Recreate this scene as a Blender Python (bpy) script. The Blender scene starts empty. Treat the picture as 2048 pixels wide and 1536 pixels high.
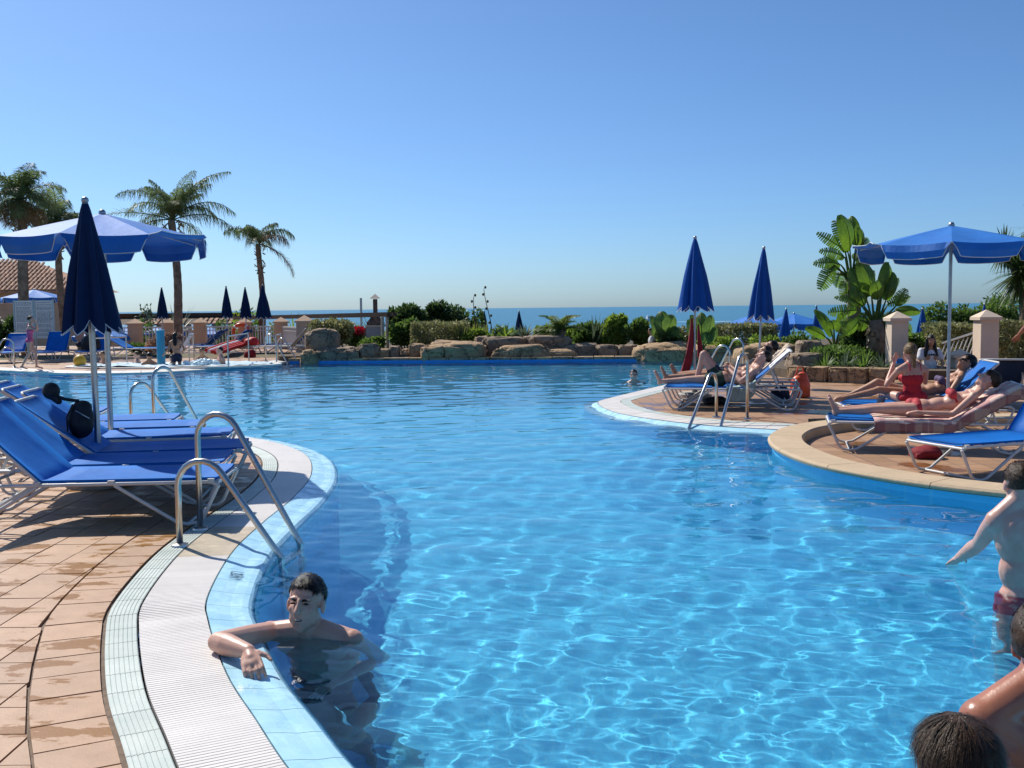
import bpy, bmesh, math, random
import numpy as np
from mathutils import Vector, Matrix, noise as mnoise
random.seed(7); rng = np.random.default_rng(7)
sc = bpy.context.scene; COL = sc.collection
# ---------------------------------------------------------------- camera
F = 2050.0; TH = math.atan(152.3 / F); RO = .0104; CAMH = 1.5
_U0 = np.array([0, math.sin(TH), math.cos(TH)]); _FW = np.array([0, math.cos(TH), -math.sin(TH)]); _X = np.array([1., 0, 0])
_CR = _X * math.cos(RO) - _U0 * math.sin(RO); _CU = _X * math.sin(RO) + _U0 * math.cos(RO); _C = np.array([0, 0, CAMH])
cam = bpy.data.objects.new('camera', bpy.data.cameras.new('camera')); COL.objects.link(cam)
cam.matrix_world = Matrix(((_CR[0], _CU[0], -_FW[0], 0), (_CR[1], _CU[1], -_FW[1], 0), (_CR[2], _CU[2], -_FW[2], CAMH), (0, 0, 0, 1)))
cam.data.sensor_width = 36; cam.data.lens = F / 2048 * 36; cam.data.clip_start = .05; cam.data.clip_end = 60000
sc.camera = cam
# ---------------------------------------------------------------- sky and sun
SUN_AZ = math.atan2(-.66, .75); SUN_EL = math.radians(46)      # towards the sun: left and ahead of the camera
w = bpy.data.worlds.new('World'); sc.world = w; w.use_nodes = True
sky = w.node_tree.nodes.new('ShaderNodeTexSky'); sky.sky_type = 'NISHITA'; sky.sun_disc = False
sky.sun_elevation = SUN_EL; sky.sun_rotation = SUN_AZ; sky.air_density = .72; sky.dust_density = .8; sky.ozone_density = 8.5; sky.altitude = 0
bg = w.node_tree.nodes['Background']; bg.inputs[1].default_value = .105
wb = w.node_tree.nodes.new('ShaderNodeMixRGB'); wb.blend_type = 'MULTIPLY'; wb.inputs[0].default_value = 1; wb.inputs[2].default_value = (.83, .975, 1.02, 1)   # cooler white balance of the whole sky
w.node_tree.links.new(sky.outputs[0], wb.inputs[1]); w.node_tree.links.new(wb.outputs[0], bg.inputs[0])
sun = bpy.data.objects.new('sun', bpy.data.lights.new('sun', 'SUN')); COL.objects.link(sun)
sun.data.energy = 4.5; sun.data.angle = math.radians(.5); sun.data.color = (1, .95, .86)
sv = Vector((math.sin(SUN_AZ) * math.cos(SUN_EL), math.cos(SUN_AZ) * math.cos(SUN_EL), math.sin(SUN_EL)))
sun.rotation_euler = sv.to_track_quat('Z', 'Y').to_euler(); sun.location = (-20, 20, 30)
sun.data.cycles.is_caustics_light = True
sc.view_settings.view_transform = 'Standard'; sc.view_settings.look = 'None'; sc.view_settings.exposure = 0.28; sc.view_settings.gamma = 1
sc.cycles.use_denoising = True; sc.cycles.max_bounces = 10; sc.cycles.transmission_bounces = 8; sc.cycles.transparent_max_bounces = 12
sc.cycles.caustics_refractive = True; sc.cycles.caustics_reflective = False; sc.cycles.sample_clamp_indirect = 6
# ---------------------------------------------------------------- helpers
def ray(x, y): return _FW * F + _CR * (x - 1024) - _CU * (y - 768)
def G(x, y, z=0.0):
    r = ray(x, y); t = (z - CAMH) / r[2]; p = _C + r * t; return Vector(p)
def D(x, y, d):
    r = ray(x, y); return Vector(_C + r * (d / r[1]))
def V(*a): return Vector(a)
def empty(name, loc, rz=0):
    o = bpy.data.objects.new(name, None); COL.objects.link(o); o.location = loc; o.rotation_euler = (0, 0, rz); o.empty_display_size = .1; return o
def tag(o, label=None, cat=None, group=None, kind=None):
    if label: o['label'] = label
    if cat: o['category'] = cat
    if group: o['group'] = group
    if kind: o['kind'] = kind
    return o
def link(name, me, parent=None, loc=None):
    o = bpy.data.objects.new(name, me); COL.objects.link(o)
    if parent is not None: o.parent = parent
    if loc is not None: o.location = loc
    return o
def copy_tree(o, parent=None):
    c = o.copy(); COL.objects.link(c); c.parent = parent
    for ch in o.children: copy_tree(ch, c)
    return c
def np_mesh(name, v, f, mat=None, smooth=False):
    """v (n,3) array, f (m,k) array, every face with k corners"""
    me = bpy.data.meshes.new(name); v = np.asarray(v, np.float32); f = np.asarray(f, np.int32); m, k = f.shape
    me.vertices.add(len(v)); me.vertices.foreach_set('co', v.ravel())
    me.loops.add(m * k); me.loops.foreach_set('vertex_index', f.ravel())
    me.polygons.add(m); me.polygons.foreach_set('loop_start', np.arange(0, m * k, k, dtype=np.int32))
    me.update(calc_edges=True)
    if mat: me.materials.append(mat)
    if smooth: me.polygons.foreach_set('use_smooth', np.ones(m, bool))
    me.update(); return me
def frame_of(d):
    d = d.normalized(); a = Vector((0, 0, 1)) if abs(d.z) < .95 else Vector((1, 0, 0))
    u = d.cross(a).normalized(); return u, u.cross(d).normalized(), d
class MB:
    def __init__(s): s.v = []; s.f = []
    def quad(s, *p):
        n = len(s.v); s.v += [tuple(q) for q in p]; s.f.append(tuple(range(n, n + len(p)))); return s
    def box(s, c, h, ax=None):
        """c centre, h half sizes, ax optional 3 unit axes"""
        c = Vector(c); X, Y, Z = ax or (V(1, 0, 0), V(0, 1, 0), V(0, 0, 1)); n = len(s.v)
        for sx in (-1, 1):
            for sy in (-1, 1):
                for sz in (-1, 1): s.v.append(tuple(c + X * (sx * h[0]) + Y * (sy * h[1]) + Z * (sz * h[2])))
        for q in ((0, 1, 3, 2), (4, 6, 7, 5), (0, 4, 5, 1), (2, 3, 7, 6), (0, 2, 6, 4), (1, 5, 7, 3)): s.f.append(tuple(n + i for i in q))
        return s
    def bar(s, a, b, w, h, up=None):
        a = Vector(a); b = Vector(b); d = b - a; L = d.length; d.normalize(); up = Vector(up or (0, 0, 1))
        x = d.cross(up); x = x.normalized() if x.length > 1e-4 else Vector((1, 0, 0)); z = x.cross(d)
        return s.box((a + b) / 2, (L / 2, w / 2, h / 2), (d, x, z))
    def tube(s, pts, r, n=8, cap=True, sy=1.0, up=None):
        pts = [Vector(p) for p in pts]; m = len(pts); rs = r if hasattr(r, '__len__') else [r] * m
        b = len(s.v); u0 = None
        for i, p in enumerate(pts):
            d = (pts[min(i + 1, m - 1)] - pts[max(i - 1, 0)])
            if d.length < 1e-9: d = Vector((0, 0, 1))
            d.normalize()
            if u0 is None: u = Vector(up).normalized() if up else frame_of(d)[0]
            else: u = u0
            u = u - d * u.dot(d); u = u.normalized() if u.length > 1e-6 else frame_of(d)[0]
            v = d.cross(u); u0 = u
            for k in range(n):
                a = 2 * math.pi * k / n; s.v.append(tuple(p + u * (math.cos(a) * rs[i]) + v * (math.sin(a) * rs[i] * sy)))
        for i in range(m - 1):
            for k in range(n):
                a = b + i * n + k; c = b + i * n + (k + 1) % n; s.f.append((a, c, c + n, a + n))
        if cap: s.f.append(tuple(b + n - 1 - k for k in range(n))); s.f.append(tuple(b + (m - 1) * n + k for k in range(n)))
        return s
    def lathe(s, prof, n=16, c=(0, 0, 0)):
        b = len(s.v)
        for (r, z) in prof:
            for k in range(n):
                a = 2 * math.pi * k / n; s.v.append((c[0] + r * math.cos(a), c[1] + r * math.sin(a), c[2] + z))
        for i in range(len(prof) - 1):
            for k in range(n):
                a = b + i * n + k; d = b + i * n + (k + 1) % n; s.f.append((a, d, d + n, a + n))
        s.f.append(tuple(b + n - 1 - k for k in range(n))); s.f.append(tuple(b + (len(prof) - 1) * n + k for k in range(n)))
        return s
    def ell(s, c, r, ax=None, nu=12, nv=8):
        c = Vector(c); X, Y, Z = ax or (V(1, 0, 0), V(0, 1, 0), V(0, 0, 1)); b = len(s.v)
        r = r if hasattr(r, '__len__') else (r, r, r)
        s.v.append(tuple(c + Z * r[2]))
        for j in range(1, nv):
            t = math.pi * j / nv
            for i in range(nu):
                a = 2 * math.pi * i / nu
                s.v.append(tuple(c + X * (r[0] * math.sin(t) * math.cos(a)) + Y * (r[1] * math.sin(t) * math.sin(a)) + Z * (r[2] * math.cos(t))))
        s.v.append(tuple(c - Z * r[2])); e = len(s.v) - 1
        for i in range(nu):
            k = (i + 1) % nu; s.f.append((b, b + 1 + i, b + 1 + k)); s.f.append((e, e - nu + k, e - nu + i))
            for j in range(nv - 2):
                p = b + 1 + j * nu; s.f.append((p + i, p + nu + i, p + nu + k, p + k))
        return s
    def prism(s, poly, z0, z1):
        """poly: list of (x,y), counter-clockwise"""
        n = len(poly); b = len(s.v)
        for z in (z0, z1): s.v += [(p[0], p[1], z) for p in poly]
        s.f.append(tuple(b + n + i for i in range(n))); s.f.append(tuple(b + n - 1 - i for i in range(n)))
        for i in range(n): j = (i + 1) % n; s.f.append((b + i, b + j, b + n + j, b + n + i))
        return s
    def mesh(s, name, mat=None, smooth=False):
        me = bpy.data.meshes.new(name); me.from_pydata(s.v, [], s.f)
        if mat: me.materials.append(mat)
        if smooth:
            me.polygons.foreach_set('use_smooth', np.ones(len(me.polygons), bool))
            if smooth != 'all': me.set_sharp_from_angle(angle=math.radians(50))
        me.update(); return me
    def build(s, name, mat=None, parent=None, smooth=False, loc=None): return link(name, s.mesh(name, mat, smooth), parent, loc)
def spline(pts, step=.1):
    P = [np.array(p, float) for p in pts]; P = [2 * P[0] - P[1]] + P + [2 * P[-1] - P[-2]]; out = []
    for i in range(1, len(P) - 2):
        p0, p1, p2, p3 = P[i - 1:i + 3]; n = max(2, int(np.linalg.norm(p2 - p1) / step))
        for t in np.arange(n) / n: out.append(.5 * (2 * p1 + (p2 - p0) * t + (2 * p0 - 5 * p1 + 4 * p2 - p3) * t * t + (3 * p1 - p0 - 3 * p2 + p3) * t ** 3))
    out.append(P[-2]); return np.array(out)
def resample(c, step):
    s = np.r_[0, np.cumsum(np.linalg.norm(np.diff(c, axis=0), axis=1))]; n = max(2, int(round(s[-1] / step)) + 1); t = np.linspace(0, s[-1], n)
    return np.stack([np.interp(t, s, c[:, k]) for k in range(c.shape[1])], 1)
def normals2(c):
    t = np.gradient(c, axis=0); t /= np.linalg.norm(t, axis=1)[:, None] + 1e-9; return np.stack([-t[:, 1], t[:, 0]], 1)
def inside(poly, px, py):
    poly = np.asarray(poly); r = np.zeros(np.shape(px), bool); j = len(poly) - 1
    for i in range(len(poly)):
        xi, yi = poly[i]; xj, yj = poly[j]
        c = (yi > py) != (yj > py)
        with np.errstate(divide='ignore', invalid='ignore'): r ^= c & (px < (xj - xi) * (py - yi) / (yj - yi + 1e-12) + xi)
        j = i
    return r
def clip_half(poly, a, n):
    out = []; m = len(poly)
    for i in range(m):
        p, q = poly[i], poly[(i + 1) % m]; dp = (p[0] - a[0]) * n[0] + (p[1] - a[1]) * n[1]; dq = (q[0] - a[0]) * n[0] + (q[1] - a[1]) * n[1]
        if dp >= 0: out.append(p)
        if (dp >= 0) != (dq >= 0): t = dp / (dp - dq); out.append((p[0] + (q[0] - p[0]) * t, p[1] + (q[1] - p[1]) * t))
    return out
# ---------------------------------------------------------------- materials
def new_mat(name):
    m = bpy.data.materials.new(name); m.use_nodes = True; nt = m.node_tree; return m, nt, nt.nodes['Principled BSDF'], nt.nodes['Material Output']
def N(nt, t, **k):
    n = nt.nodes.new('ShaderNode' + t)
    for a, v in k.items(): setattr(n, a, v)
    return n
def ramp(nt, src, stops):
    r = N(nt, 'ValToRGB'); e = r.color_ramp.elements
    while len(e) < len(stops): e.new(.5)
    for i, (p, c) in enumerate(stops): e[i].position = p; e[i].color = (*c, 1) if len(c) == 3 else c
    nt.links.new(src, r.inputs[0]); return r
def tex_noise(nt, scale, detail=4, rough=.55, world=False, dist=0, vec=None):
    n = N(nt, 'TexNoise'); n.inputs['Scale'].default_value = scale; n.inputs['Detail'].default_value = detail; n.inputs['Roughness'].default_value = rough; n.inputs['Distortion'].default_value = dist
    if vec is None: vec = N(nt, 'NewGeometry').outputs['Position'] if world else N(nt, 'TexCoord').outputs['Object']
    nt.links.new(vec, n.inputs['Vector']); return n
def mat(name, col, rough=.6, var=.25, scale=6, bump=.0, bscale=40, spec=.4, metal=0, world=False, col2=None, trans=0, sheen=0, obj_var=0):
    m, nt, b, out = new_mat(name); L = nt.links.new
    c2 = col2 or tuple(max(0, min(1, x * (1 - var))) for x in col); c1 = col if col2 else tuple(min(1, x * (1 + var * .4)) for x in col)
    n = tex_noise(nt, scale, 5, .6, world); r = ramp(nt, n.outputs[0], [(.3, c2), (.7, c1)]); cs = r.outputs[0]
    if obj_var:
        oi = N(nt, 'ObjectInfo'); mr = N(nt, 'MapRange'); mr.inputs[3].default_value = 1 - obj_var; mr.inputs[4].default_value = 1 + obj_var; L(oi.outputs['Random'], mr.inputs[0])
        hs = N(nt, 'HueSaturation'); L(mr.outputs[0], hs.inputs['Value']); L(cs, hs.inputs['Color']); cs = hs.outputs[0]
    L(cs, b.inputs['Base Color']); b.inputs['Roughness'].default_value = rough; b.inputs['Metallic'].default_value = metal
    b.inputs['Specular IOR Level'].default_value = spec
    if sheen: b.inputs['Sheen Weight'].default_value = sheen
    if bump:
        n2 = tex_noise(nt, bscale, 4, .6, world); bp = N(nt, 'Bump'); bp.inputs['Strength'].default_value = bump; bp.inputs['Distance'].default_value = .02
        L(n2.outputs[0], bp.inputs['Height']); L(bp.outputs[0], b.inputs['Normal'])
    if trans:
        t = N(nt, 'BsdfTranslucent'); L(cs, t.inputs[0]); mx = N(nt, 'MixShader'); mx.inputs[0].default_value = trans
        L(b.outputs[0], mx.inputs[1]); L(t.outputs[0], mx.inputs[2]); L(mx.outputs[0], out.inputs[0])
    return m
M = {}
# ================================================================ the setting
def tile_mat(name, dry, dry2, wet, wet_at, world=True, rough=.55):
    m, nt, b, out = new_mat(name); L = nt.links.new
    n = tex_noise(nt, 9, 6, .65, True); r = ramp(nt, n.outputs[0], [(.3, dry2), (.7, dry)])
    oi = N(nt, 'ObjectInfo'); hs = N(nt, 'HueSaturation'); mr = N(nt, 'MapRange'); mr.inputs[3].default_value = .9; mr.inputs[4].default_value = 1.1
    L(oi.outputs['Random'], mr.inputs[0]); L(mr.outputs[0], hs.inputs['Value']); L(r.outputs[0], hs.inputs['Color'])
    mp = N(nt, 'Mapping'); mp.inputs['Scale'].default_value = (1, 1.9, 1); L(N(nt, 'NewGeometry').outputs['Position'], mp.inputs[0])
    w1 = tex_noise(nt, 2.6, 7, .62, vec=mp.outputs[0], dist=.25); wr = ramp(nt, w1.outputs[0], [(wet_at, (0, 0, 0)), (wet_at + .03, (1, 1, 1))])
    mx = N(nt, 'MixRGB'); L(wr.outputs[0], mx.inputs[0]); L(hs.outputs[0], mx.inputs[1]); mx.inputs[2].default_value = (*wet, 1); L(mx.outputs[0], b.inputs['Base Color'])
    rr = N(nt, 'MapRange'); rr.inputs[3].default_value = rough; rr.inputs[4].default_value = .30; L(wr.outputs[0], rr.inputs[0]); L(rr.outputs[0], b.inputs['Roughness'])
    n2 = tex_noise(nt, 60, 4, .7, True); bp = N(nt, 'Bump'); bp.inputs['Strength'].default_value = .25; bp.inputs['Distance'].default_value = .004
    L(n2.outputs[0], bp.inputs['Height']); L(bp.outputs[0], b.inputs['Normal']); return m
M['tile'] = tile_mat('terracotta_tile', (.43, .25, .14), (.34, .19, .10), (.33, .155, .035), .54)
def paving_mat():
    m, nt, b, out = new_mat('terracotta_paving'); L = nt.links.new
    br = N(nt, 'TexBrick'); br.offset = 0; br.inputs['Scale'].default_value = 1; br.inputs['Brick Width'].default_value = .25; br.inputs['Row Height'].default_value = .25; br.inputs['Mortar Size'].default_value = .006
    br.inputs['Color1'].default_value = (.40, .23, .125, 1); br.inputs['Color2'].default_value = (.31, .175, .092, 1); br.inputs['Mortar'].default_value = (.16, .1, .08, 1)
    L(N(nt, 'NewGeometry').outputs['Position'], br.inputs['Vector'])
    w1 = tex_noise(nt, 1.3, 6, .6, True); wr = ramp(nt, w1.outputs[0], [(.55, (1, 1, 1)), (.6, (.72, .52, .34))])
    mx = N(nt, 'MixRGB', blend_type='MULTIPLY'); mx.inputs[0].default_value = 1; L(br.outputs[0], mx.inputs[1]); L(wr.outputs[0], mx.inputs[2]); L(mx.outputs[0], b.inputs['Base Color'])
    rr = ramp(nt, w1.outputs[0], [(.55, (.6,) * 3), (.6, (.2,) * 3)]); L(rr.outputs[0], b.inputs['Roughness'])
    bp = N(nt, 'Bump'); bp.inputs['Strength'].default_value = .4; bp.inputs['Distance'].default_value = .01; iv = N(nt, 'Math', operation='SUBTRACT'); iv.inputs[0].default_value = 1
    L(br.outputs['Fac'], iv.inputs[1]); L(iv.outputs[0], bp.inputs['Height']); L(bp.outputs[0], b.inputs['Normal']); return m
M['paving'] = paving_mat()
M['grout'] = mat('dark_grout', (.20, .145, .11), .9, .4, 20, world=True)
M['green_tile'] = mat('pale_green_tile', (.56, .60, .54), .5, .3, 5, .1, 60, world=True, col2=(.44, .50, .45), obj_var=.06)
M['grate'] = mat('white_plastic_slat', (.70, .66, .62), .5, .10, 3, world=True, obj_var=.03)
M['old_grate'] = mat('stained_plastic_slat', (.62, .52, .38), .5, .35, 6, world=True, obj_var=.05)
M['dark'] = mat('dark_channel', (.26, .25, .24), .9, .3)
def edge_mat():
    m, nt, b, out = new_mat('pale_blue_edge_tile'); L = nt.links.new
    n = tex_noise(nt, 5, 5, .6, True); r = ramp(nt, n.outputs[0], [(.3, (.38, .66, .80)), (.7, (.46, .73, .85))]); L(r.outputs[0], b.inputs['Base Color'])
    w1 = tex_noise(nt, 7, 6, .6, True, .6); wr = ramp(nt, w1.outputs[0], [(.45, (.45,) * 3), (.6, (.08,) * 3)]); L(wr.outputs[0], b.inputs['Roughness'])
    bp = N(nt, 'Bump'); bp.inputs['Strength'].default_value = .35; bp.inputs['Distance'].default_value = .012; L(w1.outputs[0], bp.inputs['Height']); L(bp.outputs[0], b.inputs['Normal']); return m
M['edge'] = edge_mat()
M['white_edge'] = mat('white_edge_tile', (.68, .64, .59), .5, .15, 4, .1, 50, world=True, obj_var=.05)
def mosaic_mat(name, c1, c2, mort, size=.05, horiz=False):
    m, nt, b, out = new_mat(name); L = nt.links.new
    br = N(nt, 'TexBrick'); br.offset = 0; br.inputs['Scale'].default_value = 1; br.inputs['Brick Width'].default_value = size; br.inputs['Row Height'].default_value = size; br.inputs['Mortar Size'].default_value = size * .05
    br.inputs['Color1'].default_value = (*c1, 1); br.inputs['Color2'].default_value = (*c2, 1); br.inputs['Mortar'].default_value = (*mort, 1)
    g = N(nt, 'NewGeometry').outputs['Position']
    if not horiz:
        sp = N(nt, 'SeparateXYZ'); L(g, sp.inputs[0]); ad = N(nt, 'Math', operation='ADD'); L(sp.outputs[0], ad.inputs[0]); L(sp.outputs[1], ad.inputs[1])
        cb = N(nt, 'CombineXYZ'); L(ad.outputs[0], cb.inputs[0]); L(sp.outputs[2], cb.inputs[1]); g = cb.outputs[0]
    L(g, br.inputs['Vector']); L(br.outputs[0], b.inputs['Base Color']); b.inputs['Roughness'].default_value = .3; return m
M['pool_wall'] = mosaic_mat('blue_mosaic', (.10, .58, .92), (.11, .61, .94), (.17, .64, .92))
M['pool_floor'] = mosaic_mat('pool_floor_mosaic', (.12, .67, .97), (.135, .70, .98), (.20, .74, .97), .06, True)
def stone_mat(name, a, b_, c, scale=1.2, crack=.85):
    m, nt, b, out = new_mat(name); L = nt.links.new
    n = tex_noise(nt, scale, 8, .65, True, .3); r = ramp(nt, n.outputs[0], [(.25, c), (.5, b_), (.75, a)])
    vo = N(nt, 'TexVoronoi', feature='DISTANCE_TO_EDGE'); vo.inputs['Scale'].default_value = scale * 1.3; wv = tex_noise(nt, scale * 2.5, 4, .6, True); ad = N(nt, 'VectorMath', operation='ADD'); L(N(nt, 'NewGeometry').outputs['Position'], ad.inputs[0]); L(wv.outputs['Color'], ad.inputs[1]); L(ad.outputs[0], vo.inputs['Vector'])
    ck = ramp(nt, vo.outputs['Distance'], [(0, (.45, .42, .40)), (.035, (1, 1, 1))]); n4 = tex_noise(nt, scale * 9, 6, .7, True); sp = ramp(nt, n4.outputs[0], [(.35, (.62, .6, .58)), (.55, (1, 1, 1)), (.75, (1.0, .97, .9))]); mm = N(nt, 'MixRGB', blend_type='MULTIPLY'); mm.inputs[0].default_value = .15 + crack * .75; L(r.outputs[0], mm.inputs[1]); L(sp.outputs[0], mm.inputs[2]); m3 = N(nt, 'MixRGB', blend_type='MULTIPLY'); m3.inputs[0].default_value = crack; L(mm.outputs[0], m3.inputs[1]); L(ck.outputs[0], m3.inputs[2])
    L(m3.outputs[0], b.inputs['Base Color']); b.inputs['Roughness'].default_value = .85
    n2 = tex_noise(nt, 14, 7, .7, True); b0_ = N(nt, 'Bump'); b0_.inputs['Strength'].default_value = crack; b0_.inputs['Distance'].default_value = .05; L(ck.outputs[0], b0_.inputs['Height']); bp = N(nt, 'Bump'); bp.inputs['Strength'].default_value = .15 + crack * .75; bp.inputs['Distance'].default_value = .05; L(b0_.outputs[0], bp.inputs['Normal']); L(n2.outputs[0], bp.inputs['Height']); L(bp.outputs[0], b.inputs['Normal']); return m
M['rock'] = stone_mat('sandy_rock', (.52, .36, .20), (.43, .28, .15), (.27, .18, .11))
M['rock_grey'] = stone_mat('grey_brown_rock', (.40, .29, .19), (.31, .22, .145), (.19, .14, .10))
M['coping'] = stone_mat('sand_coping', (.56, .42, .27), (.50, .37, .235), (.44, .33, .21), 3, 0)
M['soil'] = mat('soil', (.12, .09, .06), .95, .4, 4, .5, 12, world=True)
M['ground'] = mat('lower_ground', (.20, .17, .10), .95, .4, .3, .4, 2, world=True)

# ---- pool outline ------------------------------------------------------------
EDGE_L = spline([(9, .2), (6, .45), (3, .7), (1.6, 1.1), (.8, 1.65), (.25, 2.2), (-.2, 2.8), (-.53, 3.37), (-.74, 3.78), (-.98, 4.26), (-1.26, 4.96), (-1.39, 5.4), (-1.52, 6.35), (-1.54, 7.23), (-1.53, 8.2),
    (-1.62, 9.4), (-1.94, 10.7), (-2.55, 11.8), (-3.41, 12.7), (-4.3, 13.5), (-5.2, 14.1), (-7, 15), (-10, 16.3), (-15, 18.5)], .05)
NL = -normals2(EDGE_L)       # candidates; made to point into the deck below
if inside(np.r_[EDGE_L, [[-15, -4], [9, -4]]], *(EDGE_L[300] + NL[300] * .1)) == False: NL = -NL
def off(c, n, d): return c + n * d
WB, WG, WN = .24, .32, .15   # widths: pale blue edge, grate, green band
WATER_Z = -.055
def strip(c, n, d0, d1, z0, z1, i0, i1):
    a = off(c[i0:i1 + 1], n[i0:i1 + 1], d0); b = off(c[i0:i1 + 1], n[i0:i1 + 1], d1); return a, b
arc = np.r_[0, np.cumsum(np.linalg.norm(np.diff(EDGE_L, axis=0), axis=1))]
def at_arc(s, d):
    i = np.clip(np.interp(s, arc, np.arange(len(arc))), 0, len(arc) - 1); k = int(i); t = i - k; k2 = min(k + 1, len(arc) - 1)
    return EDGE_L[k] * (1 - t) + EDGE_L[k2] * t + (NL[k] * (1 - t) + NL[k2] * t) * d
def piece(name, parent, m, s0, s1, d0, d1, z0, z1, th=.03, n=3):
    """a small curved slab between arc lengths s0-s1 and offsets d0-d1; z0, z1 the heights at d0, d1"""
    mb = MB(); top = []
    ss = np.linspace(s0, s1, n)
    P = [at_arc(s, d0) for s in ss]; Q = [at_arc(s, d1) for s in ss]
    for i in range(n - 1):
        a, b_, c, d = (*P[i], z0), (*P[i + 1], z0), (*Q[i + 1], z1), (*Q[i], z1)
        mb.quad(a, b_, c, d)
        mb.quad((*P[i], z0 - th), (*P[i + 1], z0 - th), b_, a); mb.quad(d, c, (*Q[i + 1], z1 - th), (*Q[i], z1 - th))
    mb.quad((*P[0], z0), (*Q[0], z1), (*Q[0], z1 - th), (*P[0], z0 - th)); mb.quad((*P[-1], z0), (*P[-1], z0 - th), (*Q[-1], z1 - th), (*Q[-1], z1))
    return mb.build(name, m, parent)
S_CAM = arc[np.argmin(np.hypot(EDGE_L[:, 0] + .74, EDGE_L[:, 1] - 3.78))]; S0 = arc[np.argmin(np.hypot(EDGE_L[:, 0] - .25, EDGE_L[:, 1] - 2.2))]; S_END = arc[np.argmin(np.hypot(EDGE_L[:, 0] + 5.2, EDGE_L[:, 1] - 14.1))]
S_LAD = arc[np.argmin(np.hypot(EDGE_L[:, 0] + 1.53, EDGE_L[:, 1] - 6.65))]
# deck body under the tiles
deck = MB(); dp = [tuple(p) for p in off(EDGE_L, NL, WB + WG + .004)[::4]] + [(-15, -4), (9, -4)]
A2 = sum(dp[i][0] * dp[(i + 1) % len(dp)][1] - dp[(i + 1) % len(dp)][0] * dp[i][1] for i in range(len(dp)))
if A2 < 0: dp = dp[::-1]
deck.prism(dp, -1.6, -.016); tiled_deck = tag(deck.build('tiled_deck', M['grout']), 'terracotta tiled deck with wet patches beside the curved pool edge', kind='structure')
# wall and channel under the edge
eb = off(EDGE_L, NL, WB)[::4]; wl = MB(); ch = MB(); e0 = EDGE_L[::4]; e1 = off(EDGE_L, NL, WB + WG + .01)[::4]
for i in range(len(e0) - 1):
    wl.quad((*e0[i], -1.6), (*e0[i + 1], -1.6), (*e0[i + 1], -.07), (*e0[i], -.07))
    q0, q1 = eb[i:i + 2]; ch.quad((*q0, -.075), (*q1, -.075), (*e1[i + 1], -.075), (*e1[i], -.075))
tag(wl.build('pool_wall', M['pool_wall']), kind='structure'); drain = tag(ch.build('drain_channel', M['dark']), kind='structure')
# pale blue overflow edge: curved tiles with a rounded lip dipping into the water
edge = tag(empty('overflow_edge', (0, 0, 0)), kind='structure')
s = S0 - 1.2
while s < S_END:
    L_ = .245; mb = MB(); ss = np.linspace(s, s + L_ - .003, 4); prof = [(-.012, -.16), (0, -.09), (.008, -.062), (.03, -.040), (.06, -.033), (.12, -.028), (.18, -.014), (WB - .004, -.004), (WB - .004, -.05)]
    rows = [[(*at_arc(q, d), z) for d, z in prof] for q in ss]
    for i in range(3):
        for j in range(len(prof) - 1): mb.quad(rows[i][j], rows[i + 1][j], rows[i + 1][j + 1], rows[i][j + 1])
    o = mb.build('edge_tile', M['edge'], edge); s += L_
# grate slats
grate = tag(empty('drain_grate', (0, 0, 0)), kind='structure'); far = MB(); nsl = 0; s = S0 - .6; pitch = .022
slats = []
while s < S_END:
    p = at_arc(s, WB + .16); dist = math.hypot(p[0], p[1]); slats.append((dist, s)); s += pitch
near_set = set(q for _, q in sorted(slats)[:300])
def slat_into(mb, s):
    a, b_ = at_arc(s, WB + .004), at_arc(s, WB + WG - .004); t = np.array([b_[1] - a[1], a[0] - b_[0]]); t /= np.linalg.norm(t) + 1e-9; h = pitch * .41
    q = [a - t * h, a + t * h, b_ + t * h, b_ - t * h]; mb.prism([tuple(x) for x in q], -.02, -.001)
old_far = MB()
for dist, s in slats:
    old = S_LAD - .42 < s < S_LAD + .40
    if s in near_set: mb = MB(); slat_into(mb, s); mb.build('slat', M['old_grate' if old else 'grate'], grate)
    else: slat_into(old_far if old else far, s)
tag(far.build('distant_slats', M['grate'], grate), kind='stuff')
if old_far.v: tag(old_far.build('stained_slats', M['old_grate'], grate), kind='stuff')
# green band of ribbed tiles
band = tag(empty('green_band', (0, 0, 0)), kind='structure'); s = S0 - .5
while s < S_END:
    L_ = .205; mb = MB(); ss = (s, s + L_ / 2, s + L_ - .004); d0 = WB + WG + .006; ribs = 7; dw = (WN - .012) / ribs
    for r in range(ribs):
        u0 = d0 + r * dw; prof = [(u0, -.003), (u0 + dw * .2, 0), (u0 + dw * .75, 0), (u0 + dw, -.003)]
        rows = [[(*at_arc(q, d), z) for d, z in prof] for q in ss]
        for i in range(2):
            for j in range(3): mb.quad(rows[i][j], rows[i + 1][j], rows[i + 1][j + 1], rows[i][j + 1])
    mb.build('ribbed_tile', M['green_tile'], band); s += L_
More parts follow.
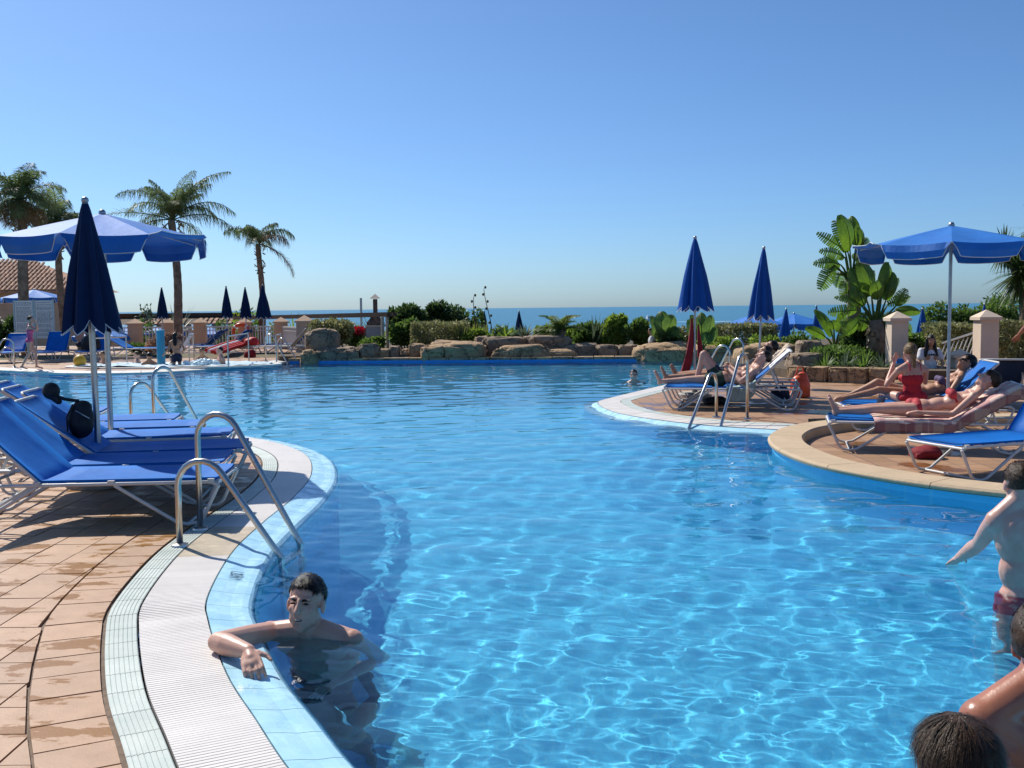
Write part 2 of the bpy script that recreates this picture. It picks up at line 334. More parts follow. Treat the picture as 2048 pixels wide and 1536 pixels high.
# border course, then the square grid
D1 = WB + WG + WN + .014; D2 = D1 + .27
s = S0 - .4
while s < S_END:
    piece('border_tile', tiled_deck, M['tile'], s, s + .225, D1, D2 - .012, 0 - random.random() * .002, 0 - random.random() * .002); s += .235
inner = off(EDGE_L, NL, D2)[::6]; ip = [tuple(p) for p in inner] + [(-15, -4), (9, -4)]
cells = []; T = .25; ND = NL[::6]
gx, gy = [q.ravel() for q in np.meshgrid(np.arange(-60, 20) * T + .02, np.arange(4, 70) * T + .06)]
ok = (np.abs((gx + T / 2) / (gy + T / 2)) < .72) & (gy > 1); gx, gy = gx[ok], gy[ok]; e = .004
corner = [(gx + e, gy + e), (gx + T - e, gy + e), (gx + T - e, gy + T - e), (gx + e, gy + T - e)]; ins = np.array([inside(ip, a, b_) for a, b_ in corner])
for c in np.nonzero(ins.any(0))[0]:
    cs = [(float(a[c]), float(b_[c])) for a, b_ in corner]; cx, cy = gx[c] + T / 2, gy[c] + T / 2; full = bool(ins[:, c].all())
    if not full:
        near = np.nonzero(np.hypot(inner[:, 0] - cx, inner[:, 1] - cy) < .26)[0]
        if len(near) == 0: near = [int(np.argmin(np.hypot(inner[:, 0] - cx, inner[:, 1] - cy)))]
        tv = inner[near].mean(0); i = near[int(np.argmin(np.hypot(*(inner[near] - np.array([cx, cy])).T)))]; cs = clip_half(cs, inner[i], ND[i])
        if len(cs) < 3: continue
    cells.append((math.hypot(cx, cy) + (8 if abs(cx / cy) > .56 else 0) + (8 if cy < 3 else 0), cs, full))
cells.sort(key=lambda c: c[0]); rest = MB()
me_full = MB().prism([(-.121, -.121), (.121, -.121), (.121, .121), (-.121, .121)], -.02, 0).mesh('floor_tile', M['tile'])
for i, (_, cs, full) in enumerate(cells):
    z = -random.random() * .003
    if i < 300:
        if full: o = link('floor_tile', me_full, tiled_deck, ((cs[0][0] + cs[2][0]) / 2, (cs[0][1] + cs[2][1]) / 2, z)); o.rotation_euler = (random.uniform(-.004, .004), random.uniform(-.004, .004), 0)
        else: MB().prism(cs, -.02, z).build('floor_tile', M['tile'], tiled_deck)
    else: rest.prism(cs, -.02, z)
tag(rest.build('distant_floor_tiles', M['tile'], tiled_deck), kind='stuff')

# ---- pool floor ---------------------------------------------------------------
pf = MB().quad((-30, -4, -1.3), (14, -4, -1.3), (14, 36, -1.3), (-30, 36, -1.3)).build('pool_floor', M['pool_floor']); tag(pf, kind='structure')
pf.cycles.is_caustics_receiver = True
# ---- right peninsula with its loungers -----------------------------------------
PEN = spline([(9, 28.5), (7, 26.5), (5.2, 24), (3.9, 22), (2.92, 20.18), (1.81, 17.92), (1.28, 16.79), (1.14, 16.27), (1.14, 15.52), (1.26, 14.67), (1.48, 14.04), (1.81, 13.45), (2.18, 12.95), (2.54, 12.6), (3.02, 12.3), (3.3, 12.12)], .08)
NP = normals2(PEN)
if not inside(np.r_[PEN, [[14, 12.4], [14, 28.5]]], *(PEN[80] + NP[80] * .1)): NP = -NP
def band_strip(name, c, n, d0, d1, z0, z1, m, kind='structure', parent=None):
    a, b_ = off(c, n, d0), off(c, n, d1); mb = MB()
    for i in range(len(c) - 1): mb.quad((*a[i], z0), (*a[i + 1], z0), (*b_[i + 1], z1), (*b_[i], z1))
    o = mb.build(name, m, parent)
    if kind: tag(o, kind=kind)
    return o
pd = MB(); pp = [tuple(p) for p in off(PEN, NP, .75)] + [(3.9, 13.45), (5.5, 13.75), (30, 14), (30, 28.5)]
def ccw(p):
    a = sum(p[i][0] * p[(i + 1) % len(p)][1] - p[(i + 1) % len(p)][0] * p[i][1] for i in range(len(p))); return p if a > 0 else p[::-1]
pd.prism(ccw(pp), -1.6, 0); peninsula = tag(pd.build('peninsula_deck', M['paving']), kind='structure')
band_strip('pool_wall', PEN, NP, 0, 0, -1.6, -.09, M['pool_wall']); band_strip('submerged_edge', PEN, NP, 0, .22, -.10, -.02, M['edge'])
def edge_tiles(c, n, d0, d1, z0, z1, step, name, m, parent, gap=.006, th=.05):
    cc = resample(c, .05); nn = normals2(cc)
    if np.dot(nn[10], n[np.argmin(np.hypot(*(c - cc[10]).T))]) < 0: nn = -nn
    k = int(step / .05); i = 0
    while i + k < len(cc):
        a, b_ = cc[i] + nn[i] * d0, cc[i + k] + nn[i + k] * d0; c_, d_ = cc[i + k] + nn[i + k] * d1, cc[i] + nn[i] * d1
        t = (b_ - a) / (np.linalg.norm(b_ - a) + 1e-9) * gap; mid0 = cc[i + k // 2] + nn[i + k // 2] * d0; mid1 = cc[i + k // 2] + nn[i + k // 2] * d1
        mb = MB(); P = [a + t, mid0, b_ - t]; Q = [d_ + t, mid1, c_ - t]
        for j in range(2):
            mb.quad((*P[j], z0), (*P[j + 1], z0), (*Q[j + 1], z1), (*Q[j], z1)); mb.quad((*P[j], z0 - th), (*P[j + 1], z0 - th), (*P[j + 1], z0), (*P[j], z0)); mb.quad((*Q[j], z1), (*Q[j + 1], z1), (*Q[j + 1], z1 - th), (*Q[j], z1 - th))
        mb.quad((*P[0], z0), (*Q[0], z1), (*Q[0], z1 - th), (*P[0], z0 - th)); mb.quad((*P[2], z0 - th), (*Q[2], z1 - th), (*Q[2], z1), (*P[2], z0))
        mb.build(name, m, parent); i += k
edge_tiles(PEN, NP, .23, .58, -.012, .002, .3, 'white_edge_tile', M['white_edge'], peninsula)
edge_tiles(PEN, NP, .59, .75, .002, .004, .3, 'ribbed_tile', M['green_tile'], peninsula)
# ---- raised round terrace at the right ------------------------------------------
COP = spline([(7.5, 13.4), (5.5, 13.2), (4.2, 12.9), (3.4, 12.3), (2.95, 11.55), (2.74, 10.8), (2.70, 10), (2.82, 9.2), (3.2, 8.42), (3.75, 7.8), (4.6, 7.25), (6, 6.75), (9, 6.3), (13, 6.1)], .08)
NC = normals2(COP)
if not inside(np.r_[COP, [[14, 6], [14, 13.4]]], *(COP[60] + NC[60] * .1)): NC = -NC
RZ = -.045; CZ = .06
rd = MB(); rp = [tuple(p) for p in off(COP, NC, .3)] + [(30, 6), (30, 14)]; rd.prism(ccw(rp), -1.6, RZ); terrace = tag(rd.build('round_terrace', M['paving']), kind='structure')
band_strip('pool_wall', COP, NC, .03, .03, -1.6, .0, M['pool_wall'])
def coping_stones(c, n, w, z0, z1, step, name, m, parent):
    cc = resample(c, .1); nn = normals2(cc)
    if np.dot(nn[10], n[np.argmin(np.hypot(*(c - cc[10]).T))]) < 0: nn = -nn
    k = int(step / .1); i = 0; tt = np.gradient(cc, axis=0)
    while i + k < len(cc):
        prof = [(.03, z0), (-.012, z0), (-.018, z0 + .02), (-.016, z1 - .018), (.004, z1), (w - .02, z1 + .002), (w, z1 - .02), (w, z0 - .12)]
        mb = MB(); rows = []
        for j in range(i, i + k + 1):
            t = tt[j]; t = t / np.linalg.norm(t); sft = t * (.004 if j == i else -.004 if j == i + k else 0)
            rows.append([(*(cc[j] + nn[j] * d + sft), z) for d, z in prof])
        for a in range(k):
            for b_ in range(len(prof) - 1): mb.quad(rows[a][b_], rows[a + 1][b_], rows[a + 1][b_ + 1], rows[a][b_ + 1])
        mb.quad(*rows[0]); mb.quad(*rows[-1][::-1]); mb.build(name, m, parent); i += k
coping_stones(COP, NC, .36, .012, CZ, 1.1, 'coping_stone', M['coping'], terrace)
# ---- far left deck -------------------------------------------------------------
FL = spline([(-24, 33), (-19, 30.5), (-16, 28.9), (-13.79, 27.58), (-11.81, 26.2), (-10.35, 25.75), (-9.16, 25.92), (-8.17, 26.82), (-7.3, 28.56), (-6.75, 30.6), (-6.5, 32.5)], .1)
NF = normals2(FL)
if not inside(np.r_[FL, [[-6.5, 60], [-24, 60]]], *(FL[60] + NF[60] * .1)): NF = -NF
fd = MB(); fp = [tuple(p) for p in off(FL, NF, .45)] + [(-6.5, 46), (-40, 46), (-40, 33)]; fd.prism(ccw(fp), -1.6, 0); far_deck = tag(fd.build('far_deck', M['paving']), kind='structure')
band_strip('pool_wall', FL, NF, 0, 0, -1.6, -.06, M['pool_wall']); edge_tiles(FL, NF, -.01, .44, -.03, .004, .5, 'white_edge_tile', M['white_edge'], far_deck)
# ---- land behind and the sea -----------------------------------------------------
g = MB(); ys = [(-400, -2), (-6, -2), (-5, -1.7), (30, -1.7), (31.5, -.3), (33.5, .12), (36, -.3), (39, -1.1), (60, -1.3), (80, -5.6), (95, -6), (20000, -6.2)]
for i in range(len(ys) - 1): (a, za), (b_, zb) = ys[i:i + 2]; g.quad((-20000, a, za), (20000, a, za), (20000, b_, zb), (-20000, b_, zb))
tag(g.build('ground', M['ground']), kind='structure')
def sea_mat():
    m, nt, b, out = new_mat('sea_water'); L = nt.links.new
    b.inputs['Base Color'].default_value = (.05, .185, .285, 1); b.inputs['Specular IOR Level'].default_value = .3; b.inputs['Roughness'].default_value = .35; b.inputs['IOR'].default_value = 1.33
    mp = N(nt, 'Mapping'); mp.inputs['Scale'].default_value = (.3, 1, 1); L(N(nt, 'NewGeometry').outputs['Position'], mp.inputs[0])
    n = tex_noise(nt, .5, 8, .7, vec=mp.outputs[0]); bp = N(nt, 'Bump'); bp.inputs['Strength'].default_value = 1; bp.inputs['Distance'].default_value = .6; L(n.outputs[0], bp.inputs['Height']); L(bp.outputs[0], b.inputs['Normal']); return m
M['sea'] = sea_mat(); g = MB(); ye = [72, 200, 600, 2000, 8000, 40000]
for a, b_ in zip(ye, ye[1:]): g.quad((-40000, a, -5), (40000, a, -5), (40000, b_, -5), (-40000, b_, -5))
tag(g.build('sea', M['sea']), kind='structure')

# ---- pool water -----------------------------------------------------------------
def water_mat():
    m, nt, b, out = new_mat('pool_water'); L = nt.links.new
    nt.nodes.remove(b); gl = N(nt, 'BsdfGlass'); gl.inputs['IOR'].default_value = 1.33; gl.inputs['Roughness'].default_value = 0; gl.inputs['Color'].default_value = (.93, .985, 1, 1)
    tr = N(nt, 'BsdfTransparent'); tr.inputs[0].default_value = (.93, .985, 1, 1); mx = N(nt, 'MixShader'); mx.inputs[0].default_value = .27
    L(gl.outputs[0], mx.inputs[1]); L(tr.outputs[0], mx.inputs[2]); L(mx.outputs[0], out.inputs[0]); return m
M['water'] = water_mat()
def wave_field(X, Y, D_):
    r = np.random.default_rng(3); Z = np.zeros_like(X); sp = D_ * .0042
    for k in range(95):
        lam = .065 * (1.25 / .065) ** r.random(); th = math.radians(r.normal(75, 42)); ph = r.random() * 6.28
        a = .00104 * lam ** .92 * (.5 + r.random()); kx, ky = math.cos(th) * 6.283 / lam, math.sin(th) * 6.283 / lam
        warp = .25 * np.sin(X * .9 + ph) + .25 * np.sin(Y * .8 + 2 * ph)
        fade = np.clip((lam / sp - 2.5) / 2.5, 0, 1)
        Z += a * fade * np.sin(kx * (X + warp * .5) + ky * (Y + warp) + ph)
    return Z
def make_water():
    d = np.exp(np.arange(math.log(.8), math.log(33), .0042)); u = np.arange(-.95, .95, .0046)
    U, Dd = np.meshgrid(u, d); X = U * Dd; Y = Dd.copy(); Z = WATER_Z + wave_field(X, Y, Dd)
    hide = np.zeros(X.shape, bool)
    for poly in ([*ip[:-2:2], *ip[-2:]], [*pp[:-4:3], *pp[-4:]], [*rp[:-2:3], *rp[-2:]], [*fp[:-3:2], *fp[-3:]]): hide |= inside(np.array(poly), X, Y)
    nr, nc = X.shape; idx = np.arange(nr * nc).reshape(nr, nc)
    keep = ~(hide[:-1, :-1] & hide[1:, :-1] & hide[:-1, 1:] & hide[1:, 1:])
    f = np.stack([idx[:-1, :-1], idx[:-1, 1:], idx[1:, 1:], idx[1:, :-1]], -1)[keep]
    used = np.unique(f); mp = -np.ones(nr * nc, int); mp[used] = np.arange(len(used))
    v = np.stack([X.ravel(), Y.ravel(), Z.ravel()], 1)[used]
    return link('pool_water', np_mesh('pool_water', v, mp[f], M['water'], True))
water = tag(make_water(), kind='structure'); water.cycles.is_caustics_caster = True
# ================================================================ furniture and structures
M['steel'] = mat('brushed_steel', (.55, .54, .52), .28, .15, 30, metal=1)
M['white_metal'] = mat('white_powder_coat', (.66, .65, .62), .42, .16, 9)
M['alu'] = mat('grey_aluminium', (.42, .43, .45), .35, .15, 20, metal=.8)
def fabric(name, col, trans=.18, weave=260, spec=.2):
    m, nt, b, out = new_mat(name); L = nt.links.new
    n = tex_noise(nt, 3, 5, .6); r = ramp(nt, n.outputs[0], [(.3, tuple(c * .86 for c in col)), (.7, tuple(min(1, c * 1.08) for c in col))]); L(r.outputs[0], b.inputs['Base Color'])
    b.inputs['Roughness'].default_value = .62; b.inputs['Specular IOR Level'].default_value = spec
    n2 = tex_noise(nt, weave, 2, .5); bp = N(nt, 'Bump'); bp.inputs['Strength'].default_value = .15; bp.inputs['Distance'].default_value = .003; L(n2.outputs[0], bp.inputs['Height'])
    n3 = tex_noise(nt, 7, 3, .5); b2 = N(nt, 'Bump'); b2.inputs['Strength'].default_value = .2; b2.inputs['Distance'].default_value = .03; L(n3.outputs[0], b2.inputs['Height']); L(bp.outputs[0], b2.inputs['Normal']); L(b2.outputs[0], b.inputs['Normal'])
    t = N(nt, 'BsdfTranslucent'); L(r.outputs[0], t.inputs[0]); mx = N(nt, 'MixShader'); mx.inputs[0].default_value = trans; L(b.outputs[0], mx.inputs[1]); L(t.outputs[0], mx.inputs[2]); L(mx.outputs[0], out.inputs[0]); return m
M['canopy'] = fabric('blue_canvas', (.022, .17, .54), .03, 260, .35); M['canopy_shaded'] = fabric('shaded_blue_canvas', (.003, .02, .075), .05); M['canopy_mid'] = fabric('royal_canvas', (.008, .08, .33), .06)  # darkest canvas has the shade on the closed umbrella put into its colour
M['sling'] = fabric('blue_sling', (.002, .145, .52), .08, 400); M['sling_shaded'] = fabric('shaded_blue_sling', (.01, .03, .10), .05, 400)  # second sling is the blue one with backrest shade painted into its colour
M['piping'] = mat('white_piping', (.75, .75, .73), .7, .1)
M['concrete'] = mat('concrete', (.42, .39, .35), .9, .3, 8, .3, 40)
M['wall'] = mat('peach_render', (.62, .42, .28), .9, .12, 2, .2, 60, world=True)
M['wall_pale'] = mat('pale_peach_render', (.70, .55, .42), .9, .12, 2, .2, 60, world=True)
M['roof_tile'] = mat('clay_roof_tile', (.50, .28, .17), .8, .45, 3, .2, 30, world=True, col2=(.30, .17, .11), obj_var=.18)
M['wood'] = mat('dark_timber', (.10, .06, .04), .8, .4, 8, .3, 30, world=True)
M['black'] = mat('black_nylon', (.012, .012, .014), .55, .3, 12, .3, 60); M['white_plastic'] = mat('white_plastic', (.8, .8, .8), .35, .05)
M['red'] = mat('red_cloth', (.55, .02, .02), .6, .3, 8); M['orange'] = mat('orange_plastic', (.75, .10, .03), .35, .2, 5); M['yellow'] = mat('yellow_rubber', (.62, .36, .03), .5, .2, 4)
M['towel_cream'] = mat('cream_towel', (.68, .55, .42), .95, .2, 10, .5, 90); M['towel_white'] = mat('white_towel', (.78, .77, .76), .95, .12, 10, .5, 90); M['towel_mint'] = mat('pale_mint_towel', (.48, .62, .58), .95, .2, 10, .6, 70)

def umbrella_open(name, base, apex_z, rad, label, rot=.2, pole_r=.02, drop=.3, val=.17, ribs=8, cm='canopy', pm='alu', flip=None, base_disc=True, tilt=(0, 0)):
    t = tag(empty(name, base), label, 'umbrella', 'open blue umbrellas'); H = apex_z - base[2]
    t.rotation_euler = (tilt[0], tilt[1], 0)
    MB().tube([(0, 0, .02), (0, 0, H - .02)], pole_r, 10).build('pole', M[pm], t, True)
    if base_disc: MB().lathe([(.02, 0), (.28, 0), (.28, .05), (.24, .075), (.05, .08), (.04, .30), (.036, .31)], 24).build('base', M['concrete'], t, True)
    MB().lathe([(.012, H - .03), (.035, H - .01), (.035, H + .015), (.022, H + .035), (.006, H + .04)], 10).build('finial', M['alu'], t, True)
    st = 2 * math.pi / ribs
    for k in range(ribs):
        a0, a1 = rot + k * st, rot + (k + 1) * st; mb = MB(); n, m_ = 6, 14; rows = []
        for i in range(n + 1):
            f = i / n; row = []
            for j in range(m_ + 1):
                g = j / m_; a = a0 + (a1 - a0) * g; p0 = V(math.cos(a0), math.sin(a0), 0) * (1 - g) + V(math.cos(a1), math.sin(a1), 0) * g
                r = f * rad; sag = .035 * math.sin(math.pi * g) * f * rad
                z = H - drop * (f * .92 + .08 * f * f) - sag * .6; row.append((p0.x * r, p0.y * r, z))
            rows.append(row)
        for i in range(n):
            for j in range(m_): mb.quad(rows[i][j], rows[i + 1][j], rows[i + 1][j + 1], rows[i][j + 1])
        mb.build('canopy_panel', M[cm], t, 'all')
        # valance flap with piping
        mb = MB(); top = rows[n]; bot = []; up = flip == k
        for j in range(m_ + 1):
            g = j / m_; s_ = .06 + .88 * g; x = top[0][0] * (1 - s_) + top[-1][0] * s_; y = top[0][1] * (1 - s_) + top[-1][1] * s_
            e = min(1, min(g, 1 - g) * 13); dz = val * (.35 + .65 * math.sqrt(e)); o_ = 1.015 + .02 * math.sin(9 * g + k * 2)
            bot.append((x * (o_ + (.06 if up else 0)), y * (o_ + (.06 if up else 0)), top[j][2] - dz * (-.25 if up else 1)))
        mid = [tuple(.5 * (a + b_) * (1.02 if q < 2 else 1) for q, (a, b_) in enumerate(zip(P, Q))) for P, Q in zip(top, bot)]
        for j in range(m_): mb.quad(top[j], mid[j], mid[j + 1], top[j + 1]); mb.quad(mid[j], bot[j], bot[j + 1], mid[j + 1])
        fl = mb.build('valance', M[cm], t, 'all'); MB().tube([top[0]] + bot + [top[-1]], max(.0045, .0002 * Vector(base).length), 4).build('piping', M['piping'], fl)
        MB().tube([(0, 0, H - .06), (top[0][0] * .97, top[0][1] * .97, top[0][2] - .015)], .007, 5).build('rib', M['white_metal'], t)
    return t
def umbrella_closed(name, base, apex_z, length, rad, label, group, cm='canopy_shaded', pole_r=.02, rot=0, lean=(0, 0), base_disc=True, pipe=True, folds=8, pm='alu'):
    t = tag(empty(name, base), label, 'umbrella', group); t.rotation_euler = (lean[0], lean[1], rot); H = apex_z - base[2]
    MB().tube([(0, 0, .02), (0, 0, H - .03)], pole_r, 10).build('pole', M[pm], t, True)
    if base_disc: MB().lathe([(.02, 0), (.28, 0), (.28, .05), (.24, .075), (.05, .08), (.04, .30), (.036, .31)], 24).build('base', M['concrete'], t, True)
    MB().ell((0, 0, H - .005), (.032, .032, .03), nu=10, nv=6).build('finial', M['alu'], t, True)
    n, rows = folds * 8, 16; v = []; f = []
    ph = [random.uniform(-.1, .1) for _ in range(folds)]; am = [random.uniform(.75, 1.25) for _ in range(folds)]
    for i in range(rows + 1):
        q = i / rows
        for k in range(n):
            a = 2 * math.pi * k / n; c = (k // 8) % folds; u = (k % 8) / 8
            fold = (1 - abs(2 * u - 1)) ** .8            # 0 at the rib, 1 mid-panel
            r = rad * (q ** .78) * (1 + (.55 * am[c] * (fold - .5)) * min(1, q * 2)) + .022
            a2 = a + ph[c] * q + .12 * math.sin(q * 3 + c) * q * fold
            z = H - .02 - length * q + (.09 * am[c] * (1 - fold) if q > .98 else .03 * (1 - fold) if q > .92 else 0) * length
            v.append((math.cos(a2) * r, math.sin(a2) * r, z))
    for i in range(rows):
        for k in range(n): a = i * n + k; b_ = i * n + (k + 1) % n; f.append((a, a + n, b_ + n, b_))
    me = np_mesh('canopy', v, f, M[cm], True); o = link('canopy', me, t)
    if pipe: MB().tube([v[rows * n + k] for k in list(range(n)) + [0]], max(.005, .00022 * Vector(base).length), 5, cap=False).build('piping', M['piping'], o)
    return t
# --- sun loungers: head at local x=0, foot at x=1.95
def make_lounger(name, ang, sm='sling', back_len=.74, sag=.02):
    t = empty(name, (0, 0, 0)); W = .33; Z = .31; a = math.radians(ang); J = .74
    for sy in (-1, 1):
        y = sy * W
        MB().tube([(.0, y, Z - .03), (.04, y, Z), (1.90, y, Z), (1.95, y, Z - .02)], .0135, 8).build('rail', M['white_metal'], t, True)
        for pts in ([(1.95, y, Z - .02), (1.93, y, Z - .06), (1.84, y, .06), (1.80, y, .028), (1.73, y, .016), (1.66, y, .03), (1.24, y, Z - .01)], [(.0, y, Z - .03), (.02, y, Z - .08), (.09, y, .05), (.13, y, .024), (.20, y, .016), (.27, y, .03), (.72, y, Z - .01)]):
            MB().tube([(p[0], p[1], p[2]) for p in pts], .0135, 8).build('leg', M['white_metal'], t, True)
        for x in (.72, 1.22, 1.9): MB().box((x, y, Z + .012), (.022, .02, .013)).build('clip', M['white_metal'], t)
        # backrest strut with its notched plate
        bx, bz = J - math.cos(a) * .42, Z + math.sin(a) * .42
        MB().bar((bx, y * .82, bz), (.30, y * .82, Z - .01), .022, .008, (0, 1, 0)).build('strut', M['white_metal'], t)
    for x, z in ((1.73, .016), (.2, .016), (1.94, Z - .01), (.02, Z - .02), (.30, Z - .01)): MB().tube([(x, -W, z), (x, W, z)], .012, 8).build('crossbar', M['white_metal'], t, True)
    def sheet(fx, n=8, m_=6, th=.018, wy=W - .012):
        v = []; f = []
        for i in range(n + 1):
            for j in range(m_ + 1):
                p, nrm = fx(i / n); g = 2 * j / m_ - 1; s_ = sag * (1 - g * g) * math.sin(math.pi * min(1, max(0, i / n)))
                e = .010 * abs(g) ** 6; q = p - nrm * (s_ - e); v.append((q.x, g * wy, q.z))
        L0 = len(v)
        v += [(x, y, z - th) for x, y, z in v]
        w_ = m_ + 1
        for i in range(n):
            for j in range(m_):
                k = i * w_ + j; f.append((k, k + w_, k + w_ + 1, k + 1)); f.append((L0 + k, L0 + k + 1, L0 + k + w_ + 1, L0 + k + w_))
        for i in range(n):
            for j in (0, m_): k = i * w_ + j; f.append((k, k + w_, L0 + k + w_, L0 + k))
        for j in range(m_):
            for i in (0, n): k = i * w_ + j; f.append((k, k + 1, L0 + k + 1, L0 + k))
        return v, f
    v, f = sheet(lambda u: (V(J + u * (1.93 - J), 0, Z + .022), V(0, 0, 1))); link('seat', np_mesh('seat', v, f, M[sm], True), t)
    st = MB()
    for k in range(9): x = J + .08 + k * .13; st.box((x, 0, Z - .005), (.006, W - .03, .002))
    tag(st.build('lacing', M['black'], t), kind='stuff')
    v, f = sheet(lambda u: (V(J - math.cos(a) * back_len * u, 0, Z + .022 + math.sin(a) * back_len * u), V(math.sin(a), 0, math.cos(a)))); bk = link('backrest', np_mesh('backrest', v, f, M[sm], True), t)
    ex, ez = J - math.cos(a) * (back_len + .01), Z + .01 + math.sin(a) * (back_len + .01)
    MB().tube([(J, -W + .02, Z), (ex, -W + .02, ez), (ex - .02 * math.cos(a), -W + .06, ez + .02 * math.sin(a)), (ex - .02 * math.cos(a), W - .06, ez + .02 * math.sin(a)), (ex, W - .02, ez), (J, W - .02, Z)], .013, 8).build('backrest_frame', M['white_metal'], bk, True)
    return t
_protos = {}
def lounger(foot, hd, ang, label, z=0, group='blue sun loungers', sm='sling'):
    """foot: centre of the foot end on the ground; hd: direction (degrees) from foot to head"""
    k = (ang, sm)
    if k in _protos: t = copy_tree(_protos[k])
    else: t = _protos[k] = make_lounger('sun_lounger', ang, sm)
    r = math.radians(hd + 180); t.rotation_euler = (0, 0, r)
    t.location = (foot[0] - 1.95 * math.cos(r), foot[1] - 1.95 * math.sin(r), z); tag(t, label, 'sun lounger', group); return t
def on_lounger(t, p):
    """a local point of a lounger in world space"""
    a = t.rotation_euler.z; c, s_ = math.cos(a), math.sin(a); L = t.location
    return V(L.x + p[0] * c - p[1] * s_, L.y + p[0] * s_ + p[1] * c, L.z + p[2])
L1 = lounger((-2.08, 7.42), 184, 44, 'empty blue lounger with raised back closest to the steel ladder on the wet tiles')
L2 = lounger((-2.28, 8.2), 187, 40, 'empty blue lounger second from the big ladder, pushed against the closest one')
L3 = lounger((-2.33, 8.98), 190, 36, 'shaded blue lounger on which the black backpack leans')
L4 = lounger((-2.72, 9.92), 190, 36, 'blue lounger right behind the one with the black backpack')
L5 = lounger((-3.25, 10.66), 190, 34, 'blue lounger fifth from the big ladder, partly behind the umbrella poles')
L6 = lounger((-3.72, 11.36), 190, 34, 'blue lounger in front of the low curved ladder rails')
L7 = lounger((-4.9, 12.3), 192, 38, 'blue lounger with a cream towel at the end of the left row')
RP1 = lounger((2.25, 15.12), -13, 42, 'lounger carrying the man with one knee up in dark green trunks')
RP2 = lounger((2.40, 15.85), -13, 42, 'lounger under the man behind the one in dark green trunks')
RP3 = lounger((2.62, 16.6), -13, 42, 'lounger with a cream towel over its back, farthest of the three by the right ladder')
R9 = lounger((4.08, 12.72), -8, 42, 'lounger shared by the woman in sunglasses and the woman in red', RZ)
R10 = lounger((3.42, 11.08), -15, 30, 'lounger with a checked towel under the woman in the red bikini', RZ)
R5 = lounger((3.72, 9.0), 21, 52, 'empty blue lounger on the round terrace next to the stone coping', RZ)
R6 = lounger((7.28, 15.77), -107, 32, 'shaded blue lounger seen from behind at the far right of the deck', 0, 'blue sun loungers', 'sling_shaded')
F_ = [lounger((-15.2, 30.3), 95, 45, 'blue lounger half behind the walking girl in pink'), lounger((-13.95, 30.5), 97, 50, 'blue lounger in front of the right half of the white notice board'),
      lounger((-12.75, 30.7), 97, 50, 'blue lounger beside the seated man in a white cap'), lounger((-11.2, 33.2), 175, 30, 'blue lounger below the open umbrella near the first fence pillar'),
      lounger((-11.9, 36.2), -5, 40, 'blue lounger with a rumpled blue towel by the flower bed'), lounger((-10.6, 34.6), -5, 42, 'blue lounger with the red air mattress lying across it'),
      lounger((-8.7, 35.6), -5, 40, 'lounger with a grey and blue towel between the blue and the white loungers')]
M['sling_white'] = fabric('cream_sling', (.66, .56, .46), .12, 400)
F_ += [lounger((-8.45, 33.8), 0, 48, 'cream lounger with a red bag on it by the jacuzzi rails', 0, 'cream sun loungers', 'sling_white'), lounger((-8.0, 35.0), 0, 50, 'cream lounger just behind the one carrying a red bag', 0, 'cream sun loungers', 'sling_white')]

# --- umbrellas
UC = 'closed blue umbrellas'
u = umbrella_closed('closed_umbrella', (-3.60, 8.85, 0), 2.46, 1.13, .188, 'tall closed shaded blue umbrella among the loungers on the left deck', UC, pole_r=.027, pm='steel', lean=(.0, -.012), rot=.3)
umbrella_open('open_umbrella', (-4.02, 10.2, 0), 2.47, .99, 'big open blue umbrella over the left loungers behind the closed one', .0, .027, .26, .16, pm='steel', flip=7)
umbrella_open('open_umbrella', (4.95, 11.6, RZ), 2.37, 1.0, 'open blue umbrella on the right above the sunbathing women', .39, .019, .23, .15, pm='alu', flip=3)
umbrella_closed('closed_umbrella', (3.02, 16.9, 0), 2.62, 1.2, .222, 'closed blue umbrella wrapped in a red cloth low on its pole', UC, 'canopy_mid', lean=(0, .0), rot=.1, pole_r=.018)
umbrella_closed('closed_umbrella', (4.55, 18.9, 0), 2.56, 1.33, .19, 'closed blue umbrella between the red wrapped one and the banana plant', UC, 'canopy_mid', pole_r=.02, lean=(.0, .045), rot=.5)
def far_closed(px, y0, y1, d, lab, zb=0, half=11, lean=0):
    a, b_ = D(px, y0, d), D(px, y1, d); umbrella_closed('closed_umbrella', (a.x, d, zb), a.z, a.z - b_.z, half * d / 2050 * .8, lab, UC, 'canopy_mid' if px > 1400 else 'canopy_shaded', rot=random.random(), lean=(0, lean), base_disc=False, pole_r=.02)
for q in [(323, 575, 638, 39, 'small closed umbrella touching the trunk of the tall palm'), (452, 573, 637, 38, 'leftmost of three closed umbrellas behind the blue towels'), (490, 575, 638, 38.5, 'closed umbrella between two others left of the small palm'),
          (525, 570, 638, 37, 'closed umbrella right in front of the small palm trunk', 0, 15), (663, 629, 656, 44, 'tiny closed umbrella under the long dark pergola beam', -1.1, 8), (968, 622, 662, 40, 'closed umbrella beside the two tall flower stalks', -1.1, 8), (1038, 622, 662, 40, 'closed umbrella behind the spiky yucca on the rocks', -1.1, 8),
          (1566, 618, 690, 29, 'closed umbrella standing before the two open ones by the sea', -.6, 13, .05), (1633, 612, 682, 33, 'closed umbrella half hidden by the young banana leaves', -.9, 8), (1845, 617, 686, 30, 'closed umbrella between the two stone gate pillars', -.6, 14), (1962, 608, 690, 31, 'closed umbrella behind the pillar by the hedge', -.6, 9, .06)]: far_closed(*q)
